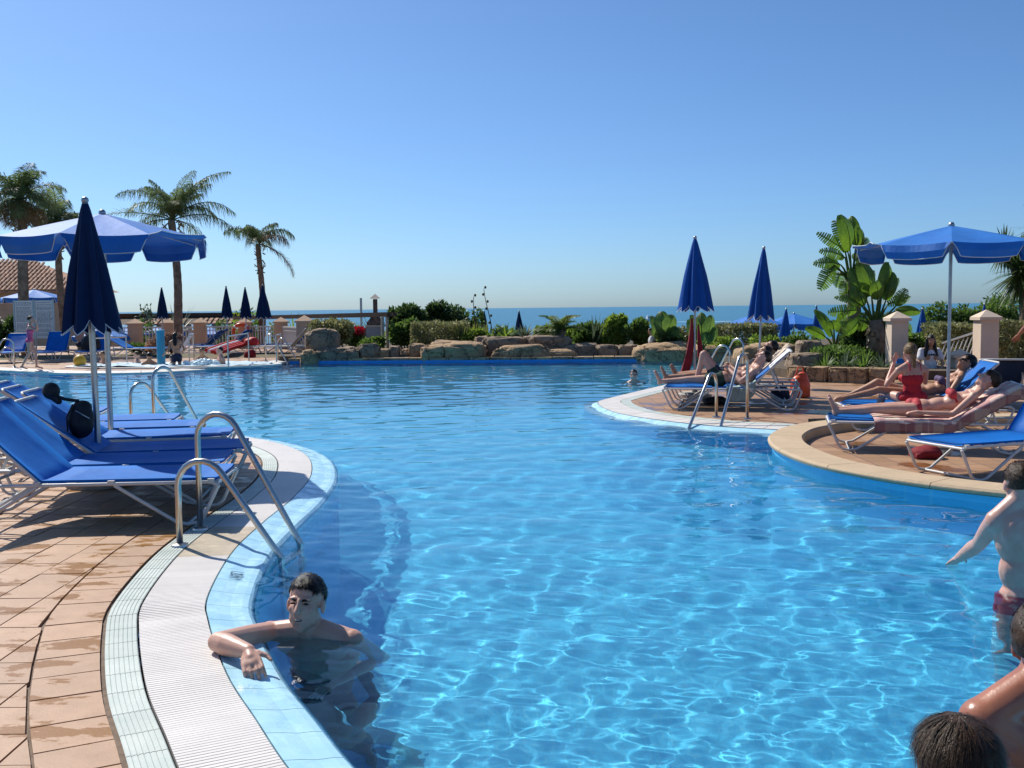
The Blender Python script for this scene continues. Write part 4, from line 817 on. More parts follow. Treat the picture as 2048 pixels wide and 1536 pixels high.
def blades(x, y0, y1, d, lab, m='lf_flax', n=40, wid=.05, spread=1.1, cat='yucca', name='spiky_plant', droop=.3, zb=None, half=None, group='spiky plants'):
    c = D(x, y1, d); z0 = c.z if zb is None else zb; h = D(x, y0, d).z - z0; t = tag(empty(name, (c.x, d, z0)), lab, cat, group); mb = MB(); r = random.Random(int(x * 3 + y0))
    for k in range(n):
        az = r.random() * 6.283; el = math.pi / 2 - spread * math.sqrt(r.random()); L = h * r.uniform(.75, 1.08); p = V(0, 0, .02); dr = V(math.cos(az) * math.cos(el), math.sin(az) * math.cos(el), math.sin(el)); S = dr.cross(V(0, 0, 1)); S = S.normalized() if S.length > .01 else V(1, 0, 0); prev = None; seg = 4
        for i in range(seg + 1):
            u_ = i / seg; w_ = wid * (1 - u_ ** 1.6) * .5 + .001; q = p + dr * (L * u_) - V(0, 0, droop * L * u_ * u_ * math.cos(el)); cur = (q - S * w_, q + S * w_)
            if prev: mb.quad(prev[0], prev[1], cur[1], cur[0])
            prev = cur
    mb.build('foliage', M[m], t); MB().lathe([(.05, -.05), (.07, .05), (.03, .12)], 8).build('crown_base', M['bark'], t); return t
def frond_mesh(L, e0, curl, hang, m, nl=46, ll=.5, wid=.03, seed=0, twist=0):
    r = random.Random(seed); mb = MB(); pts = []; p = V(0, 0, 0); seg = 22
    for i in range(seg + 1):
        a = e0 - curl * (i / seg) ** 1.3; pts.append(p.copy()); p = p + V(math.cos(a), twist * i / seg * .4, math.sin(a)) * (L / seg)
    mb.tube(pts, [.028 * (1 - .85 * i / seg) for i in range(seg + 1)], 4)
    for k in range(nl):
        u_ = .14 + .86 * k / nl; i = min(seg - 1, int(u_ * seg)); tt = u_ * seg - i; q = pts[i].lerp(pts[i + 1], tt); fw = (pts[i + 1] - pts[i]).normalized(); side = fw.cross(V(0, 0, 1)); side = side.normalized() if side.length > .01 else V(0, 1, 0); up = side.cross(fw)
        for sg in (-1, 1):
            l = ll * (math.sin(math.pi * min(1, u_ * .88 + .12)) ** .6) * r.uniform(.8, 1.1) + .06; d1 = (side * sg * r.uniform(.7, 1.1) + fw * r.uniform(.45, .8) + up * r.uniform(-.1, .5)).normalized(); a1 = q + d1 * (l * .5) - V(0, 0, hang * l * .15); a2 = q + d1 * (l * r.uniform(.7, .95)) - V(0, 0, hang * l * r.uniform(.6, 1.1)); w_ = fw * wid * .5
            mb.quad(q - w_ * .5, q + w_ * .5, a1 + w_, a1 - w_); mb.f.append((len(mb.v) - 1, len(mb.v) - 2, len(mb.v))); mb.v.append(tuple(a2))
    return mb.mesh('frond', M[m])
_fm = {}
def fmesh(*k):
    if k not in _fm: _fm[k] = frond_mesh(*k)
    return _fm[k]
def palm(x, ycrown, ybase, d, lab, tr, fr, zb=0, sz=1.0, shaft=.0, seed=1, lean=0):
    c = D(x, ycrown, d); t = tag(empty('palm_tree', (c.x - lean, d, zb)), lab, 'palm tree', 'palms on the left'); H = c.z - zb; r = random.Random(seed)
    pts = []; rs = []; n = 26
    for i in range(n + 1):
        u_ = i / n; pts.append((lean * u_ + .06 * math.sin(u_ * 5 + seed), .05 * math.sin(u_ * 4), H * u_)); rs.append(tr * (1.25 - .35 * u_ + .06 * (i % 2) + (shaft * max(0, u_ - .72) / .28 if u_ < .93 else shaft * (1 - u_) / .07)))
    MB().tube(pts, rs, 14).build('trunk', M['bark'], t, 'all')
    for k in range(26): a = r.random() * 6.28; z = H * r.uniform(.72, 1.0); rr = tr * 1.1 + shaft * .6; MB().bar((lean * z / H + math.cos(a) * rr, math.sin(a) * rr, z), (lean * z / H + math.cos(a) * rr * 1.9, math.sin(a) * rr * 1.9, z + r.uniform(-.25, .3)), .05, .03).build('boot', M['bark'], t)
    for (az, e0, curl, L, hang, m) in fr:
        o = link('frond', fmesh(round(L * sz, 1), round(e0, 1), round(curl, 1), hang, m, 64, .62 * sz, .026, int(L * 10) % 3), t, (lean, 0, H)); o.rotation_euler = (r.uniform(-.15, .15), 0, az)
    return t
def crown(seed, n_up, n_mid, n_low, n_dead, L=2.2, hang=1.0):
    r = random.Random(seed); out = []
    for k in range(n_up): out.append((r.random() * 6.28, r.choice([1.1, 1.3, 1.5]), r.choice([1.0, 1.6]), L * r.choice([.8, 1]), hang, 'lf_palm'))
    for k in range(n_mid): out.append((6.28 * (k + r.random() * .6) / n_mid, r.choice([.6, .9]), r.choice([1.6, 2.1]), L * r.choice([.9, 1.05]), hang, 'lf_palm'))
    for k in range(n_low): out.append((6.28 * (k + r.random() * .6) / n_low, r.choice([0, .3]), r.choice([1.4, 1.7]), L * .9, hang, 'lf_palm'))
    for k in range(n_dead): out.append((6.28 * (k + r.random() * .6) / n_dead, r.choice([-.6, -.3]), r.choice([.9, 1.1]), L * .7, hang, 'lf_brown'))
    return out
palm(40, 400, 600, 36, 'dense palm at the far left edge with a brown skirt', .16, crown(3, 9, 9, 5, 9, 1.6, .5), sz=1, seed=3)
palm(116, 440, 600, 39, 'palm with drooping reddish fronds right of the dense one', .12, crown(8, 5, 6, 5, 7, 1.35, 1.0), sz=1, seed=8)
palm(345, 440, 668, 40, 'tall leaning palm with arching fronds by the turquoise post', .14, [(2.9, 1.1, 1.7, 2.9, 1.0, 'lf_palm'), (2.6, 1.2, 1.5, 2.6, 1.0, 'lf_palm'), (.3, 1.2, 1.2, 3.1, 1.0, 'lf_palm'), (.15, .8, 1.7, 2.7, 1.0, 'lf_palm'), (-.2, .3, 1.4, 3.2, 1.0, 'lf_palm'), (3.3, .3, .6, 2.7, .2, 'lf_palm'), (3.05, .1, 1.3, 2.2, 1.0, 'lf_palm')] + crown(5, 11, 5, 1, 1, 2.2, 1.0), sz=1, shaft=.12, seed=5, lean=-.1)
palm(519, 488, 640, 46, 'small palm with few drooping fronds behind closed umbrellas', .12, [(.1, 1.1, 2.2, 1.9, 1.0, 'lf_palm'), (-.4, .8, 2.0, 1.7, 1.0, 'lf_brown'), (.0, -.3, 1.2, 2.2, .6, 'lf_brown'), (3.2, 1.1, 1.9, 1.9, 1.0, 'lf_palm')] + crown(12, 6, 2, 0, 0, 1.4, 1.0), sz=1, seed=12)
shrub(-30, 36, 630, 705, 34, 'dark hedge beside the notice board at the left edge', 'lf_dark', 3000, .14, zb=0)
shrub(612, 705, 640, 706, 32.5, 'variegated shrub spilling around the tall upright boulder', 'lf_var', 2600, .10, zb=.1); shrub(690, 724, 655, 690, 34, 'bush with bright red flowers behind the rounded boulder', 'lf_mid', 900, .09, zb=.1)
shrub(694, 722, 657, 674, 33.8, 'cluster of bright red blossoms left of the barbecue', 'flower_red', 300, .10, cat='flowers', name='flower_cluster', stems=2); shrub(286, 362, 668, 706, 36, 'mound of pale pink flowers beside the turquoise post', 'flower_pink', 2200, .11, zb=0, cat='flowers', name='flower_bed', lobes=6)
shrub(250, 310, 690, 708, 36.5, 'low green plants under the pale pink flowers', 'lf_mid', 700, .1, zb=0)
blades(590, 612, 655, 48, 'bright green fan palm over the fence left of the pergola beam', 'lf_light', 80, .10, 1.4, 'palm', 'fan_palm', .25, -.2); blades(756, 598, 668, 47, 'fan palm behind the chimney cap', 'lf_mid', 90, .11, 1.4, 'palm', 'fan_palm', .3, -.4); blades(720, 638, 690, 44, 'pale fan palm low behind the lone pillar', 'lf_flax', 50, .10, 1.4, 'palm', 'fan_palm', .3, -.9); blades(352, 598, 640, 56, 'small agave silhouette right of the tall palm trunk', 'lf_grey', 26, .09, 1.4, 'agave', 'spiky_plant', 0, .2)
shrub(465, 512, 618, 668, 47, 'bright green shrub between the closed umbrellas beyond the fence', 'lf_light', 1200, .14, zb=-1); shrub(540, 575, 645, 680, 47, 'light green bush behind the corner railing', 'lf_light', 700, .14, zb=-1); shrub(268, 306, 612, 640, 57, 'wispy twigs above the tiled terrace roof', 'lf_grey', 90, .2, zb=.2, stems=6)
shrub(430, 470, 640, 668, 50, 'green bush under the tiled terrace roof', 'lf_mid', 500, .14, zb=-1); shrub(250, 300, 640, 668, 52, 'dull green bush behind the fence pillar', 'lf_mid', 500, .14, zb=-1)
shrub(776, 852, 610, 702, 36.5, 'tall olive green shrub right of the pergola posts', 'lf_dark', 4200, .13, zb=.05, lobes=14); shrub(842, 926, 603, 690, 37.5, 'tall dark dense shrub in the middle of the far bank', 'lf_dark', 4200, .13, zb=.05, lobes=14); shrub(915, 966, 617, 680, 38, 'rounded dull green shrub beside the closed umbrella', 'lf_mid', 1500, .11, zb=0)
shrub(780, 850, 640, 706, 34.5, 'leafy green bush in front of the tall olive one', 'lf_mid', 2600, .12, zb=.05)
shrub(824, 932, 648, 700, 33.2, 'clipped variegated bush above the domed boulder', 'lf_var', 4200, .085, True, 1.2, zb=.05); shrub(1398, 1552, 652, 706, 30.6, 'clipped variegated hedge behind the sandy boulders', 'lf_var', 5000, .085, True, 1.0, zb=.05)
for i, (x, y0, lab) in enumerate([(925, 640, 'yellowish reed clump right of the clipped bush'), (945, 636, 'yellowish reed clump below the shorter flower stalk'), (975, 640, 'yellowish reed clump below the taller flower stalk'), (1004, 650, 'small reed clump at the end of the rock wall')]): blades(x, y0, 695, 33.4 + .2 * i, lab, 'lf_flax', 46, .06, .6, 'reeds', 'reed_clump', .1, .1)
def stalk(x, y0, y1, d, lab, lean):
    c = D(x, y1, d); h = D(x, y0, d).z - c.z; t = tag(empty('flower_stalk', (c.x, d, c.z)), lab, 'flower stalk', 'agave flower stalks'); pts = [V(lean * (u_ - .5) * .4 + .05 * math.sin(u_ * 5), 0, h * u_) for u_ in np.linspace(0, 1, 9)]; MB().tube(pts, [.022 - .0015 * i for i in range(9)], 6).build('stem', M['stem'], t)
    for i in range(2, 9): q = pts[i]; s_ = (-1) ** i; MB().ell(q + V(.05 * s_, 0, .04), (.04, .03, .05), nu=6, nv=4).build('bud', M['stem'], t)
stalk(949, 593, 690, 33.6, 'shorter of two bare flower stalks above the reeds', .2); stalk(978, 577, 690, 33.8, 'taller of two bare flower stalks above the reeds', -.5)
blades(1012, 640, 678, 32.4, 'small yellowish dwarf palm left of the spiky yucca', 'lf_light', 50, .07, 1.35, 'palm', 'fan_palm', .3); blades(1050, 638, 676, 32, 'spiky grey green yucca on the flat rock wall', 'lf_grey', 50, .06, 1.25, 'yucca', 'spiky_plant', 0); blades(1186, 626, 672, 32.5, 'spiky yucca rising out of the oleander', 'lf_grey', 50, .07, 1.1, 'yucca', 'spiky_plant', 0, .1)
c = D(1120, 668, 31.8); t = tag(empty('cycad', c), 'bushy dwarf palm with arching fronds on the rock wall', 'palm'); 
for k in range(34):
    o = link('frond', fmesh(.9, round(random.choice([.3, .6, .9, 1.2]), 1), 1.3, .3, 'lf_mid' if k % 3 else 'lf_flax', 30, .2, .03, k % 3), t, (0, 0, .05)); o.rotation_euler = (0, 0, random.random() * 6.28)
MB().lathe([(.16, -.12), (.18, .1), (.08, .2)], 10).build('trunk', M['bark'], t)
shrub(1150, 1215, 648, 700, 32.2, 'fresh green oleander around the yucca', 'lf_mid', 1900, .13, zb=.05, upright=.9); shrub(1205, 1262, 634, 702, 32, 'fresh green oleander with tall shoots in the middle', 'lf_light', 1900, .13, zb=.05, upright=1.2); shrub(1250, 1298, 640, 702, 31.8, 'fresh green oleander at the edge of the open sea view', 'lf_mid', 1500, .13, zb=.05, upright=1.2)
shrub(1418, 1482, 675, 706, 28.6, 'low yellowish ground cover left of the umbrella pole', 'lf_light', 1200, .08, zb=.05, name='ground_cover', cat='ground cover'); shrub(1505, 1562, 672, 706, 27.5, 'low yellowish ground cover under the closed umbrella', 'lf_light', 1200, .08, zb=.05, name='ground_cover', cat='ground cover'); shrub(1566, 1640, 668, 705, 27, 'loose low shrub behind the domed brown boulder', 'lf_mid', 900, .09, zb=.05)
for i, (a, b_, y0, d, m_, lab) in enumerate([(985, 1045, 655, 33.2, 'lf_mid', 'low green filler bush behind the flat rock wall'), (1070, 1130, 652, 33.4, 'lf_light', 'light green filler bush left of the dwarf palm'), (1130, 1180, 655, 33, 'lf_light', 'light green filler bush right of the dwarf palm'), (925, 985, 660, 32.8, 'lf_light', 'low light green bush among the reeds'), (1275, 1318, 668, 32, 'lf_mid', 'low bush left of the glossy oval leaves'), (1350, 1402, 655, 31.5, 'lf_var', 'variegated bush between the two broad leaved plants'), (700, 765, 676, 33, 'lf_mid', 'low green bush in front of the barbecue'), (1790, 1880, 668, 25.5, 'lf_mid', 'soft green bush between the gate pillars')]): shrub(a, b_, y0, 706, d, lab, m_, 1500, .10, zb=.05)
# paddle leaved plants
def paddle(a, b_, wd, torn, seed, m, mid_up=.10):
    """one leaf blade from a to b_ (world), wd its width"""
    r = random.Random(seed); a, b_ = Vector(a), Vector(b_); d = b_ - a; L = d.length; d.normalize(); S = d.cross(V(r.uniform(-.5, .5), -1, r.uniform(-.2, .5))); S = S.normalized(); Nn = S.cross(d); mb = MB(); n = 14
    def pt(u_, g): return a + d * (L * u_) + Nn * (mid_up * L * math.sin(math.pi * u_) - abs(g) * wd * .18) + S * (g * wd * .5 * (math.sin(math.pi * min(1, u_ * .93 + .05)) ** .55)) - V(0, 0, .06 * L * u_ * u_)
    for i in range(n):
        u0, u1 = i / n, (i + 1) / n
        if torn and r.random() < .42: e1 = u1 - .018
        else: e1 = u1
        sk = .03 if torn else 0
        for sg in (-1, 1):
            for g0, g1 in ((0, .5), (.5, 1)): mb.quad(pt(u0 + sk * g0, sg * g0), pt(e1 + sk * g0 if g0 else u1, sg * g0), pt(min(1, e1 + sk * g1 * (1 - u1)), sg * g1), pt(min(1, u0 + sk * g1), sg * g1))
    mb.tube([pt(u_, 0) + Nn * .004 for u_ in (0, .3, .6, 1)], [.014, .011, .008, .003], 5)
    return mb
def paddle_plant(name, root, d, lab, lv, trunk=None, m='lf_big', zb=0, cat='banana plant', jit=.5):
    c = D(*root, d); t = tag(empty(name, (c.x, d, zb)), lab, cat, 'broad leaved plants'); o = t.location
    if trunk:
        pts = [D(px, py, d) - o for px, py in trunk[0]]; MB().tube(pts, trunk[1], 10).build('trunk', M['bark'], t, 'all')
        for k in range(22): i = random.random() * (len(pts) - 1); q = pts[int(i)].lerp(pts[int(i) + 1], i % 1); a = random.random() * 6.28; MB().bar(q + V(0, 0, .1), q + V(math.cos(a) * .22, math.sin(a) * .22, -.25), .06, .02).build('dry_sheath', M['lf_brown'], t)
    for i, (cx, cy, bx, by, tx, ty, w_, torn) in enumerate(lv):
        r = random.Random(i * 5 + int(d * 10)); dd = r.uniform(-jit, jit); A = D(cx, cy, d); B = D(bx, by, d + dd * .6); T = D(tx, ty, d + dd); lf = paddle(B - o, T - o, w_ * d / 2050, torn, i, m); ob = lf.build('leaf', M[m], t, 'all')
        MB().tube([A - o, A.lerp(B, .6) - o + V(0, 0, .03), B - o], [.03, .022, .014], 6).build('stalk', M['lf_mid'], ob, True)
paddle_plant('banana_plant', (1712, 700), 23.2, 'tall banana plant with torn leaves against the sky', [(1702, 548, 1700, 500, 1683, 424, 40, 0), (1706, 546, 1712, 490, 1703, 428, 26, 0), (1708, 548, 1722, 495, 1720, 452, 22, 0), (1710, 548, 1716, 510, 1734, 472, 26, 1), (1698, 550, 1690, 500, 1634, 462, 24, 1), (1697, 552, 1690, 515, 1640, 497, 24, 1),
    (1696, 555, 1682, 530, 1628, 522, 26, 1), (1694, 558, 1668, 530, 1640, 576, 34, 1), (1696, 560, 1680, 545, 1672, 574, 26, 1), (1712, 552, 1725, 530, 1745, 512, 22, 1), (1714, 560, 1728, 540, 1740, 575, 24, 1), (1700, 556, 1668, 548, 1655, 530, 26, 1), (1704, 548, 1696, 505, 1668, 436, 30, 1), (1708, 550, 1726, 515, 1748, 490, 28, 1), (1706, 552, 1716, 520, 1722, 500, 30, 0), (1698, 556, 1676, 540, 1650, 508, 28, 1), (1712, 560, 1734, 552, 1750, 540, 24, 1), (1702, 556, 1690, 560, 1692, 600, 28, 1)], ([(1716, 705), (1708, 640), (1708, 590), (1703, 550)], [.20, .16, .14, .10]), zb=.1)
paddle_plant('banana_plant', (1752, 705), 22.6, 'shorter dense banana plant beside the gate pillar', [(1748, 640, 1743, 592, 1722, 514, 44, 0), (1744, 642, 1732, 596, 1700, 532, 34, 0), (1752, 640, 1762, 588, 1778, 520, 34, 0), (1756, 642, 1764, 588, 1798, 553, 24, 1), (1758, 645, 1776, 608, 1822, 590, 24, 1), (1760, 648, 1790, 622, 1842, 620, 22, 0), (1744, 645, 1722, 610, 1670, 590, 18, 1), (1742, 650, 1715, 620, 1656, 622, 26, 1), (1762, 655, 1800, 640, 1826, 672, 26, 1), (1748, 648, 1730, 625, 1722, 660, 30, 1), (1758, 650, 1775, 630, 1792, 655, 28, 1), (1752, 640, 1756, 600, 1752, 560, 30, 0), (1746, 645, 1728, 612, 1708, 570, 36, 0), (1758, 645, 1772, 600, 1786, 540, 30, 0), (1762, 650, 1792, 612, 1812, 575, 26, 1), (1744, 652, 1718, 640, 1690, 668, 28, 1), (1764, 660, 1796, 660, 1812, 700, 26, 1), (1740, 655, 1712, 650, 1680, 640, 24, 1)], ([(1752, 708), (1752, 670), (1750, 640)], [.22, .20, .14]), zb=.1)
paddle_plant('young_banana_plant', (1668, 700), 24, 'young banana plant with upright leaves beside the domed boulder', [(1668, 690, 1665, 672, 1632, 614, 26, 0), (1664, 690, 1652, 675, 1612, 652, 20, 0), (1672, 690, 1678, 665, 1688, 622, 28, 0), (1670, 690, 1690, 670, 1712, 640, 24, 0), (1668, 692, 1668, 660, 1664, 640, 22, 0), (1676, 692, 1695, 682, 1718, 665, 22, 1)], zb=.1)
paddle_plant('rubber_plant', (1325, 690), 30, 'broad leaved plant with glossy oval leaves in front of the boat', [(1325, 688, 1318, 680, 1304, 628, 20, 0), (1325, 688, 1325, 670, 1323, 620, 34, 0), (1326, 688, 1330, 665, 1348, 628, 32, 0), (1328, 688, 1335, 670, 1358, 655, 26, 0), (1322, 688, 1318, 676, 1314, 648, 30, 0), (1330, 690, 1340, 682, 1362, 668, 22, 0), (1325, 688, 1320, 684, 1330, 650, 30, 0)], zb=.1, cat='leafy plant', m='lf_mid', jit=.25)
paddle_plant('rubber_plant', (1402, 700), 28.4, 'broad leaved plant behind the red wrapped umbrella pole', [(1402, 698, 1398, 680, 1384, 626, 22, 0), (1402, 698, 1404, 670, 1402, 622, 26, 0), (1404, 698, 1412, 675, 1424, 628, 26, 0), (1406, 698, 1416, 685, 1430, 650, 24, 0), (1400, 698, 1392, 685, 1376, 636, 18, 0), (1402, 698, 1408, 688, 1418, 664, 28, 0)], zb=.1, cat='leafy plant', m='lf_mid', jit=.25)
shrub(1700, 1806, 632, 712, 22.9, 'dark leafy clump around the foot of the dense banana plant', 'lf_dark', 2200, .14, zb=.1, upright=.8); shrub(1318, 1372, 665, 694, 29.8, 'dark shrub under the glossy oval leaves', 'lf_dark', 1000, .09, zb=.1)
for i, (x, y0, lab) in enumerate([(1650, 690, 'spiky ground plant behind the low wall near the boulder'), (1690, 692, 'spiky ground plant behind the middle of the low wall'), (1728, 690, 'spiky ground plant below the dense banana plant'), (1766, 688, 'spiky ground plant left of the gate pillar')]): blades(x, y0, 742, 20.9 + .25 * (i % 2), lab, 'lf_grey' if i % 2 else 'lf_mid', 60, .05, 1.35, 'ground plant', 'spiky_plant', .35)
shrub(1640, 1800, 700, 745, 21.6, 'mixed green ground cover at the foot of the banana plants', 'lf_mid', 3500, .09, zb=.1, name='ground_cover', cat='ground cover', dep=1.6)
shrub(1858, 1960, 606, 720, 33, 'feathery light green bush behind the umbrella pole', 'lf_mid', 4200, .12, zb=-.6, lobes=14, group='shrubs at the right'); shrub(1930, 2080, 585, 720, 35, 'large green bush below the yucca at the right edge', 'lf_mid', 5000, .13, zb=-.6, lobes=16, group='shrubs at the right')
shrub(1880, 1962, 652, 745, 25, 'clipped variegated hedge behind the low stone post', 'lf_var', 3600, .075, True, 1.2, zb=0, group='shrubs at the right'); shrub(1994, 2090, 648, 745, 24, 'clipped variegated hedge right of the gate pillar', 'lf_var', 4200, .075, True, 1.2, zb=0, group='shrubs at the right')
def yucca_head(t, c, n, L, wid, seed):
    r = random.Random(seed); mb = MB()
    for k in range(n):
        az = r.random() * 6.283; el = r.uniform(-1.35, 1.45); dr = V(math.cos(az) * math.cos(el), math.sin(az) * math.cos(el), math.sin(el)); S = dr.cross(V(0, 0, 1)).normalized(); prev = None; l = L * r.uniform(.75, 1.1)
        for i in range(5): u_ = i / 4; w_ = wid * (.5 if i < 3 else .35 if i < 4 else .02); q = c + dr * (l * u_) - V(0, 0, .22 * l * u_ * u_ * max(0, math.cos(el))); cur = (q - S * w_, q + S * w_); prev and mb.quad(prev[0], prev[1], cur[1], cur[0]); prev = cur
    mb.build('leaf_rosette', M['lf_dark'], t)
d_ = 25; c = D(2046, 720, d_); t = tag(empty('yucca_tree', (c.x, d_, 0)), 'tall yucca with drooping sword leaves at the right edge', 'yucca tree'); MB().tube([(0, 0, 0), (.03, 0, 1.2), (-.02, 0, D(2046, 535, d_).z)], [.16, .13, .1], 10).build('trunk', M['bark'], t, 'all'); MB().tube([(0, 0, 1.6), (-.2, .1, 2.2), (-.35, .1, D(2020, 500, d_).z)], [.1, .08, .07], 8).build('trunk', M['bark'], t, 'all')
yucca_head(t, V(D(2036, 540, d_).x - c.x, -.1, D(2040, 545, d_).z), 260, .95, .05, 4); yucca_head(t, V(D(2012, 500, d_).x - c.x, .1, D(2012, 498, d_).z), 90, .62, .045, 6); yucca_head(t, V(D(2075, 470, d_).x - c.x, .1, D(2075, 455, d_).z), 110, .7, .05, 7)
# boat on the sea
d_ = 420; c = D(1303, 630, d_); t = tag(empty('motor_boat', (c.x, d_, -5)), 'white motor boat far out on the sea', 'boat'); t.scale = (1.25,) * 3; wm = M['white_plastic']
h = MB(); sec = [(-3.2, 1.0, .3), (-1, 1.2, .2), (1.2, 1.1, .2), (2.6, .6, .5), (3.5, .05, .9)]
for (x0, w0, z0), (x1, w1, z1) in zip(sec, sec[1:]):
    for sg in (-1, 1): h.quad((x0, sg * w0, 1.1 + z0 * .3), (x1, sg * w1, 1.1 + z1 * .3), (x1, sg * w1 * .5, 0), (x0, sg * w0 * .6, 0))
    h.quad((x0, -w0, 1.1 + z0 * .3), (x1, -w1, 1.1 + z1 * .3), (x1, w1, 1.1 + z1 * .3), (x0, w0, 1.1 + z0 * .3))
h.quad((-3.2, -1, 1.19), (-3.2, 1, 1.19), (-3.2, .6, 0), (-3.2, -.6, 0)); h.build('hull', wm, t); MB().box((-.2, 0, 1.6), (1.3, .8, .45)).build('cabin', wm, t); MB().box((-.1, -.82, 1.7), (1.0, .02, .16)).build('window', M['black'], t); MB().box((-.5, 0, 2.35), (.9, .7, .05)).build('canopy', wm, t)
for x in (-1.2, .2): MB().tube([(x, .6, 2), (x, .6, 2.35)], .04, 5).build('canopy_post', wm, t)
wk = MB(); 
for k in range(60): x = 3 + random.random() * 22; wk.ell((x + 0, random.uniform(-1, 1) * (.5 + x * .06), .03), (random.uniform(.5, 1.5), random.uniform(.3, .8), .08), nu=6, nv=4)
tag(wk.build('wake', M['foam'], t), kind='stuff')
# ================================================================ people
def skin_mat(name, c1, c2, rough=.5):
    m, nt, b, out = new_mat(name); L = nt.links.new; n = tex_noise(nt, 7, 5, .6, True); r = ramp(nt, n.outputs[0], [(.32, c2), (.68, c1)]); L(r.outputs[0], b.inputs['Base Color']); b.inputs['Roughness'].default_value = rough
    b.inputs['Subsurface Weight'].default_value = .12; b.inputs['Subsurface Radius'].default_value = (.02, .008, .004); b.inputs['Subsurface Scale'].default_value = .5
    n2 = tex_noise(nt, 120, 3, .6, True); bp = N(nt, 'Bump'); bp.inputs['Strength'].default_value = .12; bp.inputs['Distance'].default_value = .004; L(n2.outputs[0], bp.inputs['Height']); L(bp.outputs[0], b.inputs['Normal']); return m
M['skin'] = skin_mat('fair_skin', (.62, .37, .27), (.54, .28, .20), .45); M['skin_tan'] = skin_mat('tanned_skin', (.46, .24, .14), (.38, .18, .10)); M['skin_red'] = skin_mat('sunburnt_skin', (.40, .16, .09), (.30, .11, .065), .3); M['skin_pale'] = skin_mat('pale_skin', (.64, .42, .34), (.56, .30, .23), .4)
def hair_mat(name, c1, c2, rough=.4):
    m = mat(name, c1, rough, col2=c2, scale=40, bump=.3, bscale=180, spec=.25); return m
M['hair_black'] = hair_mat('black_hair', (.018, .013, .010), (.006, .005, .004), .32); M['hair_brown'] = hair_mat('brown_hair', (.075, .042, .022), (.028, .016, .009), .42); M['hair_blond'] = hair_mat('dark_blond_hair', (.30, .19, .09), (.12, .075, .035))
M['teeth'] = mat('teeth', (.7, .66, .58), .3, .1); M['dark_eye'] = mat('dark_eye', (.02, .014, .01), .2, .2); M['lip'] = mat('lips', (.38, .14, .11), .45, .2)
for k, c in dict(trunks_green=(.02, .05, .03), swim_red=(.50, .015, .03), bikini_red=(.50, .04, .05), purple=(.10, .07, .16), pink=(.62, .10, .24), tee_white=(.72, .70, .70), trunks_navy=(.012, .018, .05), trunks_red=(.55, .03, .06)).items(): M[k] = mat(k, c, .7, .3, 25, .2, 60)
def cap(mb, a, b_, ra, rb, n=12):
    a, b_ = Vector(a), Vector(b_); d = b_ - a; L = max(d.length, 1e-5); d = d / L; pts = []; rs = []
    for k in range(5): t = math.pi / 2 * (1 - k / 4); pts.append(a - d * (ra * math.sin(t))); rs.append(max(ra * math.cos(t), .0008))
    pts.append(a.lerp(b_, .5)); rs.append((ra + rb) / 2)
    for k in range(5): t = math.pi / 2 * (k / 4); pts.append(b_ + d * (rb * math.sin(t))); rs.append(max(rb * math.cos(t), .0008))
    mb.tube(pts, rs, n)
def remesh(mb, name, vox, m, it=4, parent=None, post=None, dec=None):
    me = mb.mesh('tmp'); o = bpy.data.objects.new('tmp', me); COL.objects.link(o); md = o.modifiers.new('r', 'REMESH'); md.mode = 'VOXEL'; md.voxel_size = vox
    sm = o.modifiers.new('s', 'SMOOTH'); sm.factor = .5; sm.iterations = it
    dg = bpy.context.evaluated_depsgraph_get(); out = bpy.data.meshes.new_from_object(o.evaluated_get(dg)); bpy.data.objects.remove(o); bpy.data.meshes.remove(me)
    out.name = name; out.materials.clear(); out.materials.append(m); n = len(out.vertices)
    if post:
        co = np.empty(n * 3, np.float32); out.vertices.foreach_get('co', co); co = co.reshape(-1, 3); co = post(co); out.vertices.foreach_set('co', co.ravel().astype(np.float32))
    out.polygons.foreach_set('use_smooth', np.ones(len(out.polygons), bool)); out.update(); return link(name, out, parent)
def head_parts(mb, H, f, u, s, fem=False):
    r = f.cross(u).normalized(); ax = (r, f, u); A = lambda x, y, z: H + r * (x * s) + f * (y * s) + u * (z * s); E = lambda c, e: mb.ell(A(*c), tuple(q * s for q in e), ax, 16, 12)
    E((0, -.014, .035), (.076, .097, .086)); E((0, .022, -.025), (.062, .072, .085)); E((0, .038, -.078), (.044 if not fem else .038, .045, .036)); E((0, .066, -.104), (.022, .018, .018))
    for x in (-1, 1): E((x * .043, .012, -.060), (.022, .044, .036)); E((x * .040, .060, -.022), (.018, .018, .018)); E((x * .078, -.004, -.012), (.010, .022, .032)); E((x * .028, .080, .026), (.026, .012, .010))
    cap(mb, A(0, .086, .022), A(0, .115, -.028), .009 * s, .0135 * s, 10); 
    for x in (-1, 1): E((x * .010, .098, -.030), (.010, .012, .008))
    E((0, .084, -.058), (.024, .012, .007)); E((0, .082, -.071), (.021, .012, .008))
    return A
